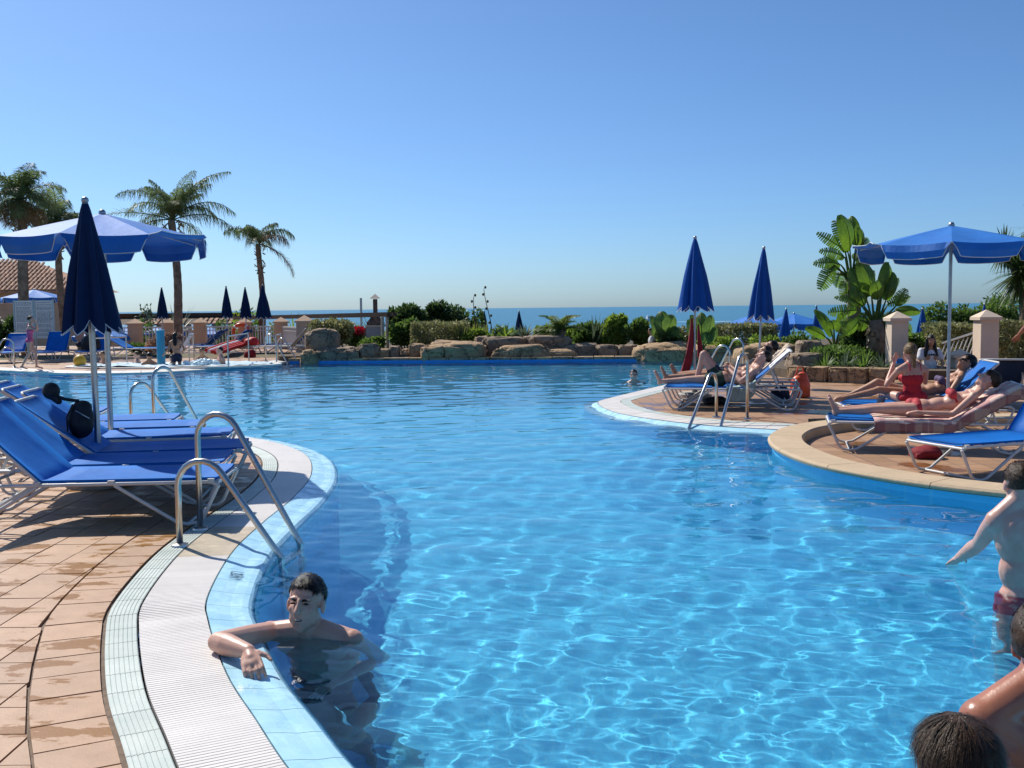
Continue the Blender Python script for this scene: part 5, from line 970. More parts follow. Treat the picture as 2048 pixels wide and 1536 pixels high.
def hand_parts(mb, W, d, nrm, s, curl=.3, spread=.22, thumb=1):
    """W wrist, d pointing direction, nrm back of the hand"""
    d = d.normalized(); x = d.cross(nrm).normalized(); nrm = x.cross(d).normalized()
    mb.ell(W + d * (.050 * s), (.040 * s, .052 * s, .016 * s), (x, d, nrm), 14, 10); cap(mb, W, W + d * (.05 * s), .026 * s, .024 * s)
    for i, (o, L) in enumerate(((-.032, .068), (-.011, .078), (.011, .074), (.032, .058))):
        b0 = W + d * (.088 * s) + x * (o * s * thumb); dd = (d + x * (o * spread * 14 * thumb)).normalized(); c = curl * (1 + .15 * i); p1 = b0 + (dd * math.cos(c * .5) - nrm * math.sin(c * .5)) * (L * .48 * s); p2 = p1 + (dd * math.cos(c * 1.4) - nrm * math.sin(c * 1.4)) * (L * .34 * s); p3 = p2 + (dd * math.cos(c * 2) - nrm * math.sin(c * 2)) * (L * .24 * s)
        cap(mb, b0 - d * (.02 * s), p1, .0100 * s, .0090 * s, 8); cap(mb, p1, p2, .0090 * s, .0083 * s, 8); cap(mb, p2, p3, .0083 * s, .0070 * s, 8)
    t0 = W + d * (.025 * s) - x * (.030 * s * thumb); t1 = t0 + (d * .7 - x * thumb * .8 - nrm * .2).normalized() * (.042 * s); t2 = t1 + (d * .95 - x * thumb * .35 - nrm * .2).normalized() * (.034 * s); cap(mb, t0, t1, .014 * s, .011 * s, 8); cap(mb, t1, t2, .010 * s, .008 * s, 8)
def hair_cap(parent, H, f, u, s, m, keep, thick=1.05, n=900, L=.05, flow=None, wid=.006, seed=1, name='hair', lift=.25):
    """a shell over the skull plus many strands lying along it"""
    r_ = f.cross(u).normalized(); R = (.078, .100, .089); c0 = H + u * (.035 * s) - f * (.014 * s); mb = MB(); nu, nv = 72, 50; rnd = random.Random(seed)
    def P(a, t, k): return c0 + (r_ * (R[0] * math.sin(t) * math.cos(a)) + f * (R[1] * math.sin(t) * math.sin(a)) + u * (R[2] * math.cos(t))) * (s * k)
    def nn(a, t): return (math.sin(t) * math.cos(a), math.sin(t) * math.sin(a), math.cos(t))
    for i in range(nu):
        for j in range(nv):
            a0, a1, t0, t1 = 2 * math.pi * i / nu, 2 * math.pi * (i + 1) / nu, math.pi * .9 * j / nv, math.pi * .9 * (j + 1) / nv
            jt = .05 * mnoise.noise((math.cos(a0) * 9, math.sin(a0) * 9, t0 * 9 + seed)); cx, cy, cz = nn((a0 + a1) / 2, (t0 + t1) / 2)
            if keep(cx, cy, cz + jt):
                q = lambda a, t: P(a, t, thick * (1 + .02 * mnoise.noise((math.cos(a) * 3, math.sin(a) * 3, t * 4 + seed)))); mb.quad(q(a0, t0), q(a0, t1), q(a1, t1), q(a1, t0))
    o = mb.build(name, m, parent, 'all'); st = MB(); k = 0
    while k < n:
        a, t = rnd.random() * 6.283, math.acos(rnd.uniform(-.9, 1)); v = nn(a, t)
        if not keep(*v): continue
        k += 1; p = P(a, t, thick * .99); nv_ = (r_ * v[0] + f * v[1] + u * v[2]).normalized(); d = flow(v) if flow else ((-.5, .9, -.4) if v[1] > .35 and v[2] > .1 else (-.2 * v[0], -1, -.3 + v[2] * .4)); d = (r_ * d[0] + f * d[1] + u * d[2]); d = (d - nv_ * d.dot(nv_)); d = d.normalized() if d.length > 1e-4 else r_
        d = (d + V(rnd.uniform(-1, 1), rnd.uniform(-1, 1), rnd.uniform(-1, 1)) * .22).normalized(); l = L * s * rnd.uniform(.6, 1.2); S = d.cross(nv_).normalized() * (wid * s * .5); 
        q1 = p + d * (l * .5) + nv_ * (lift * .12 * l - l * l * 1.2); q2 = p + d * l + nv_ * (lift * rnd.uniform(-.3, .6) * l - l * l * 4.8)
        st.quad(p - S, p + S, q1 + S * .8, q1 - S * .8); st.f.append((len(st.v) - 1, len(st.v) - 2, len(st.v))); st.v.append(tuple(q2))
    tag(st.build('strands', m, o), kind='stuff'); return o
SHORT = lambda x, y, z: z > -.40 + (.95 if y > .25 else .35 if y > -.1 else -.1) * max(0, y + .35) and not (abs(x) > .82 and z < .0 and y > -.05)
LONGK = lambda x, y, z: z > -.55 + .95 * max(0, y + .25)
def person(label, J, s=1.0, skin='skin', vox=.012, fem=False, hair=None, hands=True, wear=(), group=None, it=5, face=False, name='person', feet=True, base=None, hn=500, hkeep=None, hL=.045, build=1.0):
    """J: joints in world space. pairs are (left, right) of the person"""
    root = empty(name, base or (J['pel'].x, J['pel'].y, J['pel'].z - .0)); o = root.location.copy(); J = {k: (v if k in ('f', 'u', 'hd_dir', 'hn', 'curl') else tuple(q - o for q in v) if isinstance(v, tuple) else v - o) for k, v in J.items()}
    tag(root, label, 'person', group); mb = MB(); P, N_ = J['pel'], J['nk']; U = (N_ - P).normalized(); Rr = (J['sh'][1] - J['sh'][0]); Rr = (Rr - U * Rr.dot(U)).normalized(); Fr = U.cross(Rr).normalized(); ax = (Rr, Fr, U); T = (N_ - P).length; wS = (.90 if fem else 1.0) * s * build
    C_ = J.get('che', P.lerp(N_, .66)); ab = P.lerp(C_, .5) if 'ab' not in J else J['ab']
    Rh = (J['hp'][1] - J['hp'][0]).normalized(); 
    mb.ell(P + U * .02 * s, (.158 * wS * (1.04 if fem else .95), .105 * wS, .125 * s), ax, 16, 12); mb.ell(ab, ((.118 if fem else .138) * wS, .095 * wS, .15 * s), ax, 16, 12); mb.ell(C_, (.150 * wS, .108 * wS, .17 * s), ax, 16, 12)
    mb.ell(C_ + U * .10 * s, (.155 * wS, .092 * wS, .085 * s), ax, 16, 12)
    for i, sg in ((0, -1), (1, 1)):
        S_, E_, W_ = J['sh'][i], J['el'][i], J['wr'][i]; q = N_ + U * .03 * s
        cap(mb, q + Rr * sg * .025 * s, S_ + U * .004 * s, .050 * wS, .046 * wS); cap(mb, C_ + U * .09 * s + Rr * sg * .07 * s, S_, .06 * wS, .052 * wS); mb.ell(S_ - U * .008 * s, .055 * wS, nu=12, nv=8)
        if fem: mb.ell(C_ + Rr * sg * .072 * s + Fr * .085 * s - U * .01 * s, (.058 * s, .05 * s, .056 * s), ax)
        else: mb.ell(C_ + Rr * sg * .075 * s + Fr * .065 * s + U * .05 * s, (.078 * s, .045 * s, .058 * s), ax); mb.ell(C_ + Rr * sg * .085 * s - Fr * .06 * s + U * .04 * s, (.07 * s, .045 * s, .09 * s), ax)
        ar = (.84 if fem else 1) * s * build; cap(mb, S_, S_.lerp(E_, .45), .050 * ar, .047 * ar); cap(mb, S_.lerp(E_, .45), E_, .047 * ar, .037 * ar); M_ = E_.lerp(W_, .3); cap(mb, E_, M_, .037 * ar, .041 * ar); cap(mb, M_, W_, .041 * ar, .026 * ar)
        if hands: hd = J.get('hd_dir', (None, None))[i] or (W_ - E_); nr = J.get('hn', (None, None))[i] or (Fr if abs(hd.normalized().dot(Fr)) < .8 else U); hand_parts(mb, W_, hd, nr, s * (.92 if fem else 1), J.get('curl', .35), thumb=-1 if i == 0 else 1)
        H_, K_, A_ = J['hp'][i], J['kn'][i], J['an'][i]; lg = (.95 if fem else 1) * s * build
        mb.ell(H_ - Fr * .03 * s, (.085 * lg, .095 * lg, .10 * lg), ax); cap(mb, H_, H_.lerp(K_, .5), .084 * lg, .070 * lg); cap(mb, H_.lerp(K_, .5), K_, .070 * lg, .050 * lg); cv = K_.lerp(A_, .28); kd = (K_ - H_).normalized(); sd = (A_ - K_).normalized(); bk = (kd - sd * kd.dot(sd)); bk = bk.normalized() * -.012 * s if bk.length > .05 else -Fr * .012 * s
        cap(mb, K_, cv + bk, .050 * lg, .054 * lg); cap(mb, cv + bk, A_, .054 * lg, .032 * lg)
        if feet: To = J['to'][i]; fd = (To - A_).normalized(); cap(mb, A_, To, .034 * s, .024 * s); mb.ell(A_ - (A_ - K_).normalized() * -.02 * s - fd * .025 * s, .034 * s); fx = fd.cross(sd).normalized() * .022 * s; cap(mb, A_.lerp(To, .55) + fx, To + fx * 1.0 + fd * .012 * s, .024 * s, .014 * s, 8); cap(mb, A_.lerp(To, .55) - fx, To - fx * 1.0, .024 * s, .014 * s, 8)
    H, f, u = J['hd'], J['f'].normalized(), J['u'].normalized(); u = (u - f * u.dot(f)).normalized(); nr_ = .052 if fem else .060
    cap(mb, N_ - U * .02 * s, H - u * .055 * s - f * .018 * s, nr_ * s * 1.05, nr_ * s)
    A = head_parts(mb, H, f, u, s, fem); rr = f.cross(u).normalized(); eyes = [np.array(A(x * .031, .090, .008)) for x in (-1, 1)]; mouth = np.array(A(0, .098, -.0645)); Rn, Fn, Un = np.array(rr), np.array(f), np.array(u)
    def post(co):
        for e in eyes:
            d = co - e; g = np.exp(-((d @ Rn / (.017 * s)) ** 2 + (d @ Un / (.010 * s)) ** 2 + (d @ Fn / (.03 * s)) ** 2)); co = co - Fn * (g * .011 * s)[:, None]
        d = co - mouth; g = np.exp(-((d @ Rn / (.020 * s)) ** 2 + (d @ Un / (.004 * s)) ** 2 + (d @ Fn / (.03 * s)) ** 2)); return co - Fn * (g * .007 * s)[:, None]
    body = remesh(mb, 'body', vox, M[skin], it, root, post if vox < .014 else None)
    if face:
        for x in (-1, 1): MB().ell(A(x * .031, .0835, .006), (.0125 * s, .008 * s, .0042 * s), (rr, f, u), 10, 6).build('eye', M['dark_eye'], root, True); b1 = MB(); b1.tube([A(x * (.013 + .0078 * k), .0955 - .0010 * k - .0013 * k * k, .0195 + .004 * math.sin(k * .8)) for k in range(5)], [.004 * s, .0055 * s, .0058 * s, .005 * s, .003 * s], 6); b1.build('eyebrow', M['hair_black'], root, True)
        MB().ell(A(0, .0905, -.0645), (.019 * s, .006 * s, .0052 * s), (rr, f, u), 12, 6).build('mouth', M['dark_eye'], root, True); MB().ell(A(0, .0935, -.0625), (.014 * s, .004 * s, .0026 * s), (rr, f, u), 10, 6).build('teeth', M['teeth'], root, True)
    if hair: hair_cap(root, H, f, u, s, M[hair], hkeep or SHORT, n=hn, L=hL)
    def garment(nm, parts, m, vx=None, itr=3):
        g = MB()
        for p in parts: (g.ell(p[1], p[2], ax, 14, 10) if p[0] == 'e' else cap(g, *p[1:]))
        return remesh(g, nm, vx or max(vox, .010), M[m], itr, root)
    for w in wear:
        if w[0] == 'trunks':
            e = .012 * s; pr = [('e', P + U * .0 * s, (.160 * wS + e, .108 * wS + e, .105 * s))]
            for i in (0, 1): H_, K_ = J['hp'][i], J['kn'][i]; pr += [('c', H_, H_.lerp(K_, w[2] if len(w) > 2 else .45), .088 * s + e, .076 * s + e), ('e', H_ - Fr * .03 * s, (.085 * s + e, .095 * s + e, .10 * s))]
            garment('swim_trunks', pr, w[1])
        if w[0] == 'suit':
            e = .009; garment('swimsuit', [('e', P + U * .02 * s, (.158 * wS * 1.04 + e, .105 * wS + e, .125 * s)), ('e', ab, (.118 * wS + e, .095 * wS + e, .15 * s)), ('e', C_ - U * .02, (.150 * wS + e, .108 * wS + e, .12 * s))] + [('e', C_ + Rr * sg * .072 * s + Fr * .085 * s - U * .01 * s, (.058 * s + e, .05 * s + e, .056 * s)) for sg in (-1, 1)] + [('e', J['hp'][i] - Fr * .03 * s + U * .02, (.085 * s + e, .095 * s + e, .08 * s)) for i in (0, 1)], w[1])
            for sg in (-1, 1): MB().tube([C_ + U * .08 * s + Rr * sg * .075 * s - Fr * .10 * wS, C_ + U * .16 * s + Rr * sg * .075 * s - Fr * .075 * s, C_ + U * .20 * s + Rr * sg * .075 * s, C_ + U * .06 * s + Rr * sg * .075 * s + Fr * .12 * s], .006, 6).build('strap', M[w[1]], root)
        if w[0] == 'bikini':
            e = .016; garment('bikini_top', [('e', C_ + Rr * sg * .072 * s + Fr * .088 * s - U * .012 * s, (.060 * s + e, .05 * s + e, .050 * s)) for sg in (-1, 1)] + [('c', C_ + Rr * .15 * wS, C_ + Rr * .07 * s + Fr * .10 * s, .014, .014), ('c', C_ - Rr * .15 * wS, C_ - Rr * .07 * s + Fr * .10 * s, .014, .014)], w[1], .009, 2)
            garment('bikini_bottom', [('e', P - U * .01 * s + Fr * .012, (.158 * wS * 1.04 + e, .105 * wS + e, .075 * s)), ('e', P - U * .06 * s + Fr * .03, (.08, .10, .08))], w[1], .009, 2)
        if w[0] == 'tee': e = .02; garment('t_shirt', [('e', P + U * .06 * s, (.165 * wS + e, .12 * wS + e, .14 * s)), ('e', ab, (.15 * wS + e, .11 * wS + e, .16 * s)), ('e', C_, (.155 * wS + e, .115 * wS + e, .18 * s))] + [('c', J['sh'][i], J['sh'][i].lerp(J['el'][i], .5), .06 * s + e * .6, .055 * s + e) for i in (0, 1)], w[1])
    return root, A
def std(pos, yaw, h=1.75, arms='down', legs='stand', lean=0, head_yaw=0, z=0):
    """joints of an upright figure; pos on the ground, yaw: facing direction, 0 = +Y (away from the camera)"""
    k = h / 1.75; c, s_ = math.cos(yaw), math.sin(yaw); X = lambda x, y, zz: V(pos[0] + (x * c - y * s_) * k, pos[1] + (x * s_ + y * c) * k, z + zz * k); ln = lean
    J = dict(pel=X(0, 0, .95), nk=X(0, ln * .9, 1.46), hd=X(0, .03 + ln * 1.15, 1.625), sh=(X(-.185, ln * .85, 1.40), X(.185, ln * .85, 1.40)), hp=(X(-.09, 0, .90), X(.09, 0, .90)), kn=(X(-.10, .02, .50), X(.10, .02, .50)), an=(X(-.10, -.02, .08), X(.10, -.02, .08)), to=(X(-.12, .15, .025), X(.12, .15, .025)))
    J['el'] = (X(-.24, -.03 + ln * .5, 1.12), X(.24, -.03 + ln * .5, 1.12)); J['wr'] = (X(-.26, .08 + ln * .4, .88), X(.26, .08 + ln * .4, .88))
    if arms == 'up': J['el'] = (X(-.26, .22, 1.28), X(.26, .22, 1.28)); J['wr'] = (X(-.09, .22, 1.50), X(.09, .22, 1.50))
    if arms == 'bent': J['el'] = (X(-.30, .0, 1.14), X(.27, .0, 1.13)); J['wr'] = (X(-.38, .18, 1.0), X(.15, .22, 1.02))
    if legs == 'walk': J['kn'] = (X(-.10, .16, .50), X(.10, -.02, .50)); J['an'] = (X(-.10, .16, .09), X(.10, -.26, .10)); J['to'] = (X(-.11, .34, .025), X(.11, -.10, .03))
    if legs == 'sit': J['pel'] = X(0, 0, .52); dz = .43; 
    hy = yaw + head_yaw; J['f'] = V(-math.sin(hy), math.cos(hy), 0); J['u'] = V(0, 0, 1); return J
def lying(t, ang, knee=(0, 0), s=1.0, px=1.0, arms='sides', head_turn=0, yoff=0, sl=0):
    """joints of someone lying on lounger t; knee: how far each knee is drawn up, 0-1 (person's left, right)"""
    a = math.radians(ang); Jx, Z = .74, .33; Lo = lambda x, y, z: on_lounger(t, (x, y + yoff, z)); px_ = 1.02 * px + sl; pel = (px_, .44 * 1.0)
    bdir = (-math.cos(a), math.sin(a)); nrm = (math.sin(a), math.cos(a)); o = (Jx, Z)
    bp = lambda u0_, off_: (lambda u_: (o[0] + bdir[0] * u_ + nrm[0] * off_, o[1] + bdir[1] * max(u_, 0) + nrm[1] * off_))(u0_ - sl)
    B = lambda u_, off_, y: Lo(bp(u_, off_)[0], y, bp(u_, off_)[1]); sh = .34 * s + .02; nk_ = .42 * s
    # lying on the back with the head towards local -x: the person's left is local +y
    J = dict(pel=Lo(px_, 0, .44), ab=Lo((px_ + Jx) / 2 - .02, 0, .47), che=B(.17 * s, .125, 0), nk=B(nk_, .11, 0), hd=B(nk_ + .165 * s, .16, 0), sh=(B(sh, .11, .175 * s), B(sh, .11, -.175 * s)), hp=(Lo(px_ + .06, .09 * s, .43), Lo(px_ + .06, -.09 * s, .43)))
    kn, an, to, el, wr = [], [], [], [], []
    for i, sg in ((0, 1), (1, -1)):
        k = knee[i]; th, shn = .42 * s, .41 * s
        if k > 0:
            ka = math.radians(62 * k); kx, kz = px_ + .06 + math.cos(ka) * th, .43 + math.sin(ka) * th; az = .40; dx = math.sqrt(max(.001, shn ** 2 - (kz - az) ** 2)); kn.append(Lo(kx, sg * .11, kz)); an.append(Lo(kx + dx, sg * .12, az)); to.append(Lo(kx + dx + .16 * s, sg * .13, .365))
        else: kn.append(Lo(px_ + .06 + th, sg * .10, .43)); an.append(Lo(px_ + .06 + th + shn, sg * .10, .40)); to.append(Lo(px_ + .06 + th + shn + .07, sg * .13, .40 + .15 * s))
        if arms == 'belly': el.append(B(.12 * s, .12, sg * .30)); wr.append(Lo(px_ - .12, sg * .07, .58))
        else: el.append(B(.05 * s, .06, sg * .30)); wr.append(Lo(px_ + .02, sg * .27, .42))
    J.update(kn=tuple(kn), an=tuple(an), to=tuple(to), el=tuple(el), wr=tuple(wr)); fx, fz = nrm[0] * .85 + .35 * math.cos(a) , nrm[1] * .95 - .1
    d0 = Lo(0, 0, 0); J['f'] = Lo(fx, head_turn, fz) - d0; J['u'] = B(1, 0, 0) - B(0, 0, 0); return J
# ---- the man holding on to the pool edge
dm = 4.80; hd = D(612, 1206, dm); f = V(-.15, -.97, .17)
ce = G(436, 1284, .045); cw = G(497, 1303, .05)
J = dict(hd=hd, f=f, u=V(.03, .0, 1), nk=D(622, 1272, dm + .03), pel=V(hd.x + .10, hd.y + .10, -.66), che=V(hd.x + .035, hd.y + .06, -.26), sh=(D(702, 1284, dm - .03), D(541, 1268, dm + .05)), el=(V(hd.x + .36, hd.y - .02, -.36), ce), wr=(V(hd.x + .18, hd.y - .22, -.46), cw), hp=(V(hd.x + .20, hd.y + .06, -.72), V(hd.x + .02, hd.y + .10, -.72)),
    kn=(V(hd.x + .30, hd.y - .32, -.88), V(hd.x + .12, hd.y - .28, -.95)), an=(V(hd.x + .48, hd.y - .22, -1.22), V(hd.x + .3, hd.y - .16, -1.22)), to=(V(hd.x + .55, hd.y - .36, -1.27), V(hd.x + .38, hd.y - .3, -1.27)), hd_dir=(None, V(.42, -1.0, -.30)), hn=(None, V(-.1, -.35, 1)), curl=.48)
man, A = person('man with wet dark hair resting one arm on the pale pool edge', J, 1.08, 'skin', .0052, build=1.14, hair='hair_black', wear=[('trunks', 'trunks_navy')], face=True, hn=2600, hL=.04, it=5, base=V(hd.x, hd.y, -.6), hkeep=lambda x, y, z: z > -.42 + (.88 if y > .2 else .30) * max(0, y + .35) + (.10 * abs(x) if y > .3 else 0) and not (abs(x) > .80 and z < .02 and y > -.05))
# ---- the man with his back to the camera in red trunks
dd = 5.42; sp = D(2058, 1185, dd); b0 = V(sp.x, dd, 0); hd = D(2040, 968, dd + .02)
J = dict(hd=hd, f=V(.25, .97, -.08), u=V(0, .05, 1), nk=D(2046, 1010, dd), pel=V(sp.x, dd, -.11), sh=(D(1992, 1040, dd), D(2122, 1040, dd)), el=(D(1958, 1088, dd + .26), D(2150, 1130, dd + .12)), wr=(D(1918, 1116, dd + .52), D(2140, 1190, dd + .3)), hp=(V(sp.x - .085, dd, -.17), V(sp.x + .085, dd, -.17)), kn=(V(sp.x - .10, dd + .03, -.56), V(sp.x + .10, dd + .03, -.56)), an=(V(sp.x - .11, dd, -1.0), V(sp.x + .11, dd, -1.0)), to=(V(sp.x - .13, dd + .16, -1.2), V(sp.x + .13, dd + .16, -1.2)))
person('man in red trunks wading away, seen from behind at the right edge', J, .98, 'skin_pale', .009, build=1.1, hair='hair_brown', wear=[('trunks', 'trunks_red', .6)], hn=1400, hL=.03, hkeep=lambda x, y, z: z > -.62 + .85 * max(0, y + .15) and not (abs(x) > .85 and z < -.05), base=V(sp.x, dd, -1.25))
# ---- sunburnt man at the lower right
dd = 2.5; hd = D(2098, 1296, dd); J = dict(hd=hd, f=V(.72, .69, -.05), u=V(0, 0, 1), nk=D(2092, 1388, dd - .02), pel=V(hd.x + .12, dd - .02, -.10), sh=(D(1966, 1442, dd - .04), D(2255, 1442, dd + .06)), el=(D(1940, 1640, dd + .02), D(2300, 1650, dd + .1)), wr=(D(1960, 1830, dd + .2), D(2290, 1830, dd + .3)), hp=(V(hd.x + .03, dd, -.15), V(hd.x + .2, dd, -.15)), kn=(V(hd.x + .02, dd + .03, -.6), V(hd.x + .22, dd + .03, -.6)), an=(V(hd.x + .01, dd, -1.1), V(hd.x + .23, dd, -1.1)), to=(V(hd.x, dd + .16, -1.24), V(hd.x + .25, dd + .16, -1.24)))
person('sunburnt man with wet shoulders cut off by the right edge', J, 1.0, 'skin_red', .0075, build=1.14, hair='hair_brown', wear=[('trunks', 'trunks_navy')], hn=1800, hL=.02, hkeep=lambda x, y, z: z > -.5 + .8 * max(0, y + .2) and not (abs(x) > .82 and z < .0), base=V(hd.x, dd, -1.25))
# ---- the dark haired head in the corner
dd = 2.02; hd = D(1925, 1541, dd); J = std((hd.x, dd), .25, 1.55, z=hd.z - 1.625 * 1.55 / 1.75); r8, _ = person('brown haired bather whose crown fills the lower right corner', J, .86, 'skin_tan', .009, fem=True, wear=[('suit', 'trunks_navy')], feet=True)
hc = J['hd'] - r8.location; hair_cap(r8, hc, J['f'], J['u'], .86, M['hair_brown'], LONGK, 1.05, 8000, .10, lambda v: (v[0] * .9 + (.25 if v[0] > .1 else -.25), v[1] * .9 - .1, -1.0 + v[2] * .3), .0022, 3, lift=.0)
lh = MB(); rnd = random.Random(4); rr = J['f'].cross(J['u'])
for k in range(900):
    a = rnd.uniform(-2.6, -.5); p = hc + (rr * math.cos(a) * .066 + J['f'] * math.sin(a) * .086) * rnd.uniform(.95, 1.05) + V(0, 0, rnd.uniform(-.02, .05)); q = p + V(rnd.uniform(-.02, .02), rnd.uniform(-.02, .02), -rnd.uniform(.12, .2)); S = rr * .0022; lh.quad(p - S, p + S, q + S * .5, q - S * .5)
tag(lh.build('long_hair', M['hair_brown'], r8), kind='stuff')
# ---- swimmer with goggles
p = G(1268, 764, WATER_Z); J = std((p.x, p.y), math.pi * .9, 1.6, z=p.z - 1.5 * 1.6 / 1.75 + .03); sw, A = person('swimmer wearing dark goggles far out in the pool', J, .95, 'skin', .013, hair='hair_black', hkeep=SHORT, hn=150, wear=[('trunks', 'trunks_navy')]); MB().tube([A(x * .02, .085 - abs(x) * .012 * (1 if abs(x) < 3 else 1.8), .012) for x in range(-4, 5)], .013, 6).build('goggles', M['black'], sw)
# ---- sunbathing men on the peninsula
person('man on his back with one knee up in dark green trunks', lying(RP1, 42, (0, .98), .98, .97, 'belly', .15, sl=.14), .98, 'skin', .011, hair='hair_black', wear=[('trunks', 'trunks_green', .3)], hn=300)
person('man with one knee raised on the middle of three loungers', lying(RP2, 42, (.95, 0), .98, 1.0, 'belly', .1, sl=.08), .98, 'skin_tan', .012, hair='hair_black', wear=[('trunks', 'trunks_navy', .3)], hn=300)
person('sunbather with outstretched legs on the far lounger by the red cloth', lying(RP3, 42, (0, 0), .98, 1.02), .98, 'skin_tan', .014, hair='hair_black', wear=[('trunks', 'trunks_navy', .4)], hn=150)
# ---- women on the round terrace
r10, A = person('woman in a red bikini lying with her face to the sun', lying(R10, 30, (0, 0), .94, 1.0, 'sides', 0), .94, 'skin', .010, fem=True, hair='hair_brown', wear=[('bikini', 'bikini_red')], hkeep=LONGK, hn=500, hL=.06)
J = lying(R9, 42, (.15, .35), .94, 1.02, 'sides', .25, -.05); r9, A = person('woman in sunglasses and a purple bikini on the shared lounger', J, .94, 'skin_tan', .011, fem=True, hair='hair_black', wear=[('bikini', 'purple')], hkeep=LONGK, hn=400, hL=.06); MB().tube([A(x * .018, .094 - abs(x) ** 1.6 * .006, .010) for x in range(-4, 5)], [.004, .008, .015, .016, .008, .016, .015, .008, .004], 6).build('sunglasses', M['black'], r9)
c = on_lounger(R9, (1.15, .28, .32)); z0 = c.z; yw = .15; X = lambda x, y, z: V(c.x + x * math.cos(yw) - y * math.sin(yw), c.y + x * math.sin(yw) + y * math.cos(yw), z0 + z)
J = dict(pel=X(0, 0, .07), nk=X(0, .02, .48), hd=X(-.01, .05, .635), f=V(.12, 1, -.05), u=V(0, 0, 1), sh=(X(-.175, .02, .425), X(.175, .02, .425)), el=(X(-.25, .16, .24), X(.26, .16, .26)), wr=(X(-.10, .27, .50), X(.12, .27, .48)), hp=(X(-.09, .02, .08), X(.09, .02, .08)), kn=(X(-.16, .40, .12), X(.16, .40, .12)), an=(X(-.2, .55, -.22), X(.2, .55, -.22)), to=(X(-.2, .7, -.29), X(.2, .7, -.29)))
r11, A = person('woman in a red swimsuit sitting with her back turned, taking a photo', J, .95, 'skin', .010, fem=True, hair='hair_blond', wear=[('suit', 'swim_red')], hkeep=LONGK, hn=600, hL=.07); MB().box((J['wr'][0] + J['wr'][1]) / 2 - r11.location + V(0, .05, .03), (.05, .015, .03)).build('held_camera', M['sling'], r11)
H = J['hd'] - r11.location; b = MB(); b.ell(H + V(0, -.10, -.02), (.035, .03, .04)); cap(b, H + V(0, -.11, -.02), H + V(.015, -.10, -.17), .03, .018); remesh(b, 'ponytail', .008, M['hair_blond'], 2, r11)
# ---- others
p = D(1858, 752, 21.0); gz = 0; X = lambda x, y, z: V(p.x + x, 21.0 + y, z); J = dict(pel=X(0, 0, .10), nk=X(0, -.03, .58), hd=X(0, -.06, .74), f=V(-.1, -1, -.1), u=V(0, 0, 1), sh=(X(.17, 0, .53), X(-.17, 0, .53)), el=(X(.24, -.1, .28), X(-.24, -.1, .28)), wr=(X(.12, -.28, .16), X(-.12, -.28, .16)), hp=(X(.09, -.02, .09), X(-.09, -.02, .09)), kn=(X(.14, -.34, .14), X(-.14, -.34, .14)), an=(X(.05, -.12, .06), X(-.05, -.3, .06)), to=(X(-.05, -.1, .04), X(.05, -.36, .04)))
r12, A = person('long dark haired person in a white printed t-shirt sitting by the gate pillars', J, .95, 'skin_tan', .013, fem=True, hair='hair_black', wear=[('tee', 'tee_white'), ('trunks', 'trunks_navy', .5)], hkeep=LONGK, hn=200); H = J['hd'] - r12.location; b = MB()
for sg in (-1, 1): cap(b, H + V(.065 * sg, .02, .03), H + V(.10 * sg, -.01, -.30), .04, .05)
cap(b, H + V(0, .06, .02), H + V(0, .08, -.34), .07, .09); remesh(b, 'long_hair', .014, M['hair_black'], 3, r12)
pr = MB()
for k, dx in enumerate((-.07, -.02, .03, .075)): pr.box((dx, -.158, .36), (.016, .006, .02))
tag(pr.build('shirt_print', M['trunks_navy'], r12), kind='stuff')
p = D(2078, 760, 15.5); J = std((p.x + .12, 15.5), -.3, 1.75, 'bent'); person('bather at the right edge of whom only a tanned arm shows', J, 1, 'skin_red', .014, hair='hair_black', wear=[('trunks', 'trunks_navy')], hn=100)
p = G(62, 739); J = std((p.x, p.y), -1.25, 1.42, 'up', 'walk', .03); person('girl in a pink swimsuit walking along the far pool edge, hands at her face', J, .82, 'skin', .013, fem=True, hair='hair_brown', wear=[('suit', 'pink')], hn=200)
def bather(px, py, d, h, yaw, lab, skin='skin', hr='hair_brown', z=None, wear='trunks_navy', arms='down'):
    c = D(px, py - 7, d); J = std((c.x, d), yaw, h, arms, z=c.z - h * .985); person(lab, J, h / 1.75 * .98, skin, .018, hair=hr, wear=[('trunks', wear)], hn=60, group='bathers in the jacuzzi', it=3)
bather(207, 711, 28.9, 1.6, 2.5, 'bather in the jacuzzi just right of the umbrella pole', 'skin_tan'); bather(275, 711, 29.0, 1.55, 1.8, 'brown haired bather left of the dark haired one in the jacuzzi'); bather(298, 713, 28.0, 1.6, .2, 'dark haired bather at the near jacuzzi rim, seen from behind', 'skin_tan', 'hair_black')
bather(344, 718, 28.6, 1.3, 1.2, 'child low in the foam beside the standing child', 'skin', 'hair_brown'); bather(404, 704, 28.8, 1.6, 3.0, 'bather in front of the red air mattress', 'skin_tan', 'hair_black'); bather(441, 702, 28.2, 1.65, 2.2, 'bather at the right end of the jacuzzi splash', 'skin', 'hair_black')
c = D(354, 735, 28.0); J = std((c.x, 28.0), .5, 1.38, 'bent', lean=.12, z=-.45); st, A = person('child with long wet hair standing up in the jacuzzi', J, .80, 'skin_tan', .015, fem=True, hair='hair_black', wear=[('trunks', 'trunks_navy', .3)], hn=120, hkeep=LONGK, group='bathers in the jacuzzi'); H = J['hd'] - st.location; b = MB(); cap(b, H + V(0, -.05, .02), H + V(.03, -.10, -.25), .06, .06); remesh(b, 'long_hair', .016, M['hair_black'], 3, st)
